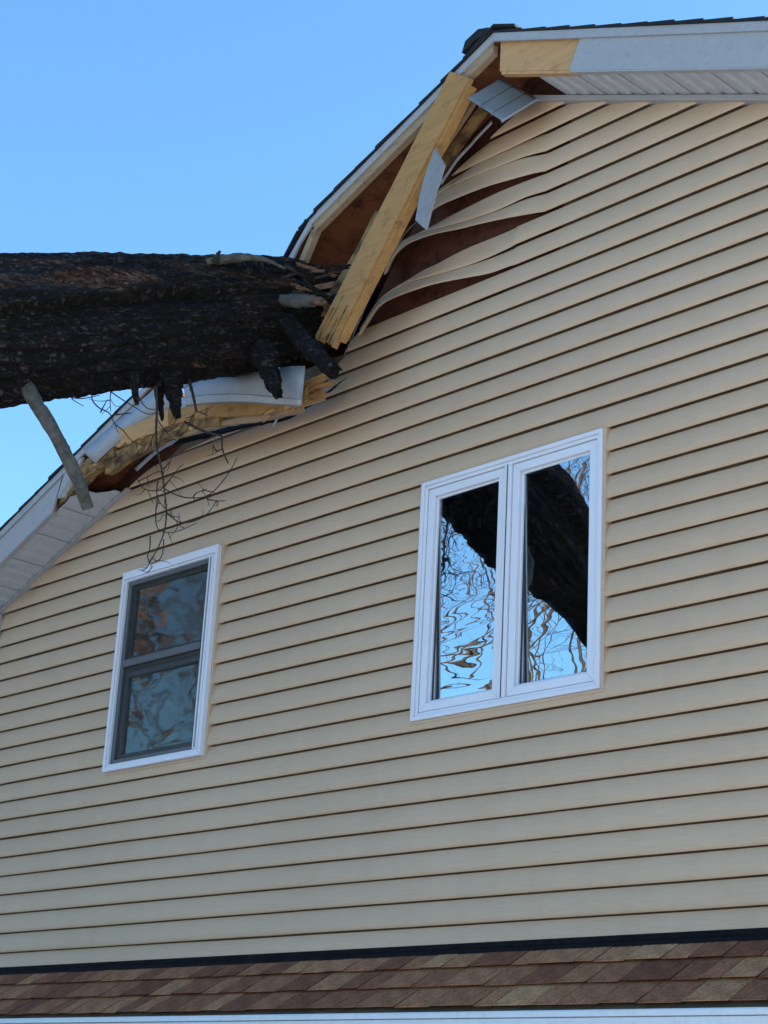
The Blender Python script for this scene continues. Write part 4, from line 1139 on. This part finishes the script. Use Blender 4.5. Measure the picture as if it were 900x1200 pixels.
# ------------------------------------------------------------------ bare trees in front of the house (seen in the window panes)
def grow(m, p, d, r, L, depth, rnd, tips=3):
    n = 5
    pts = [p]; q = p; dd = d.copy()
    for i in range(n):
        dd = (dd + Vector((rnd.uniform(-1, 1), rnd.uniform(-1, 1), rnd.uniform(-.5, .8))) * .16).normalized()
        q = q + dd * L / n; pts.append(q)
    m.tube(pts, [r * (1 - .45 * i / n) for i in range(n + 1)], 7 if depth > 2 else (5 if depth > 0 else 4), cap=False)
    if depth == 0: return
    kids = rnd.choice([2, 2, 2, 3])
    for k in range(kids):
        i = rnd.randint(2, n) if k else n
        base = pts[i]
        ax_ = Vector((rnd.uniform(-1, 1), rnd.uniform(-1, 1), rnd.uniform(-1, 1))).normalized()
        nd = (dd + ax_ * rnd.uniform(.5, 1.05) + Vector((0, 0, .12))).normalized()
        grow(m, base, nd, r * rnd.uniform(.54, .72), L * rnd.uniform(.58, .85), depth - 1, rnd)
BARE = [((-21.0, -17.5), 18, .20, 'leafless tree with a broad crown, mirrored low in the casement'),
        ((-25.5, -26.0), 21, .26, 'tallest leafless tree at the back of the yard'),
        ((-19.5, -9.5), 14, .20, 'leafless tree nearest to the low eave, mirrored in the screened window'),
        ((-15.5, -20.5), 17, .18, 'slender leafless tree nearest to the roots of the fallen trunk'),
        ((-31.0, -22.0), 20, .26, 'leafless tree at the far corner of the yard'),
        ((-25.5, -13.0), 16, .22, 'leafless tree second from the low eave'),
        ((-18.0, -13.5), 15, .16, 'thin leafless tree in the middle of the yard'),
        ((-20.0, -24.0), 19, .20, 'leafless tree behind the slender one in the yard')]
for k, ((x, y), H, r, lab) in enumerate(BARE):
    rnd = random.Random(40 + k)
    t = empty('bare_tree', (x, y, 0)); tag(t, lab, 'tree', 'bare trees in the yard')
    tp = [Vector((x, y, -.2))]
    for i in range(8): tp.append(Vector((x + rnd.uniform(-.12, .12) * i * .5, y + rnd.uniform(-.12, .12) * i * .5, H * .42 * (i + 1) / 8)))
    m = MB(); m.tube(tp, [r * (1.35 if i == 0 else 1 - .045 * i) for i in range(9)], 12)
    under(t, m.build('trunk', M['tree_bark'], smooth=True))
    m = MB()
    for j in range(6):
        i = 8 - j // 2
        a_ = rnd.uniform(0, 6.28)
        grow(m, tp[i], Vector((math.cos(a_) * .7, math.sin(a_) * .7, rnd.uniform(.5, 1.1))).normalized(), r * .24, H * .25, 6, rnd)
    under(t, m.build('crown', M['tree_bark'], smooth=True, fix=False))

# oak that keeps its dry leaves, beside the low eave: it shades that end of the wall
def oak(x, y, H, R_, seed, lab):
    rnd = random.Random(seed)
    t = empty('oak_tree', (x, y, 0)); tag(t, lab, 'tree')
    tp = [Vector((x + .05 * i * rnd.uniform(-1, 1), y + .05 * i * rnd.uniform(-1, 1), -.2 + H * .5 * i / 7)) for i in range(8)]
    m = MB(); m.tube(tp, [.26 - .015 * i for i in range(8)], 12); under(t, m.build('trunk', M['tree_bark'], smooth=True))
    m = MB()
    for j in range(8):
        a_ = j * .785 + rnd.uniform(-.3, .3)
        grow(m, tp[7 - j % 4], Vector((math.cos(a_), math.sin(a_), rnd.uniform(.3, 1.0))).normalized(), .09, R_ * .55, 4, rnd)
    under(t, m.build('branches', M['tree_bark'], smooth=True, fix=False))
    cl = []
    for k in range(34):
        d_ = Vector((rnd.gauss(0, 1), rnd.gauss(0, 1), rnd.gauss(0, .8))).normalized()
        cl.append(Vector((x, y, H * .62)) + Vector((d_.x * R_, d_.y * R_, d_.z * R_ * .95)) * rnd.uniform(.35, 1.0))
    m = MB()
    for k in range(7000):
        c = rnd.choice(cl) + Vector((rnd.gauss(0, 1), rnd.gauss(0, 1), rnd.gauss(0, 1))) * .36
        a = Vector((rnd.uniform(-1, 1), rnd.uniform(-1, 1), rnd.uniform(-1, 1))).normalized(); b = a.cross(Vector((rnd.uniform(-1, 1), rnd.uniform(-1, 1), rnd.uniform(-1, 1)))).normalized()
        l = rnd.uniform(.06, .11)
        m.add([c - a * l, c + b * l * .5 + a * l * .1, c + a * l, c - b * l * .5 + a * l * .1], [(0, 1, 2, 3)])
    under(t, m.build('foliage', M['dry_leaf'], fix=False))
oak(-14.5, -2.3, 9.5, 2.0, 5, 'oak with dry brown leaves standing beside the low eave')
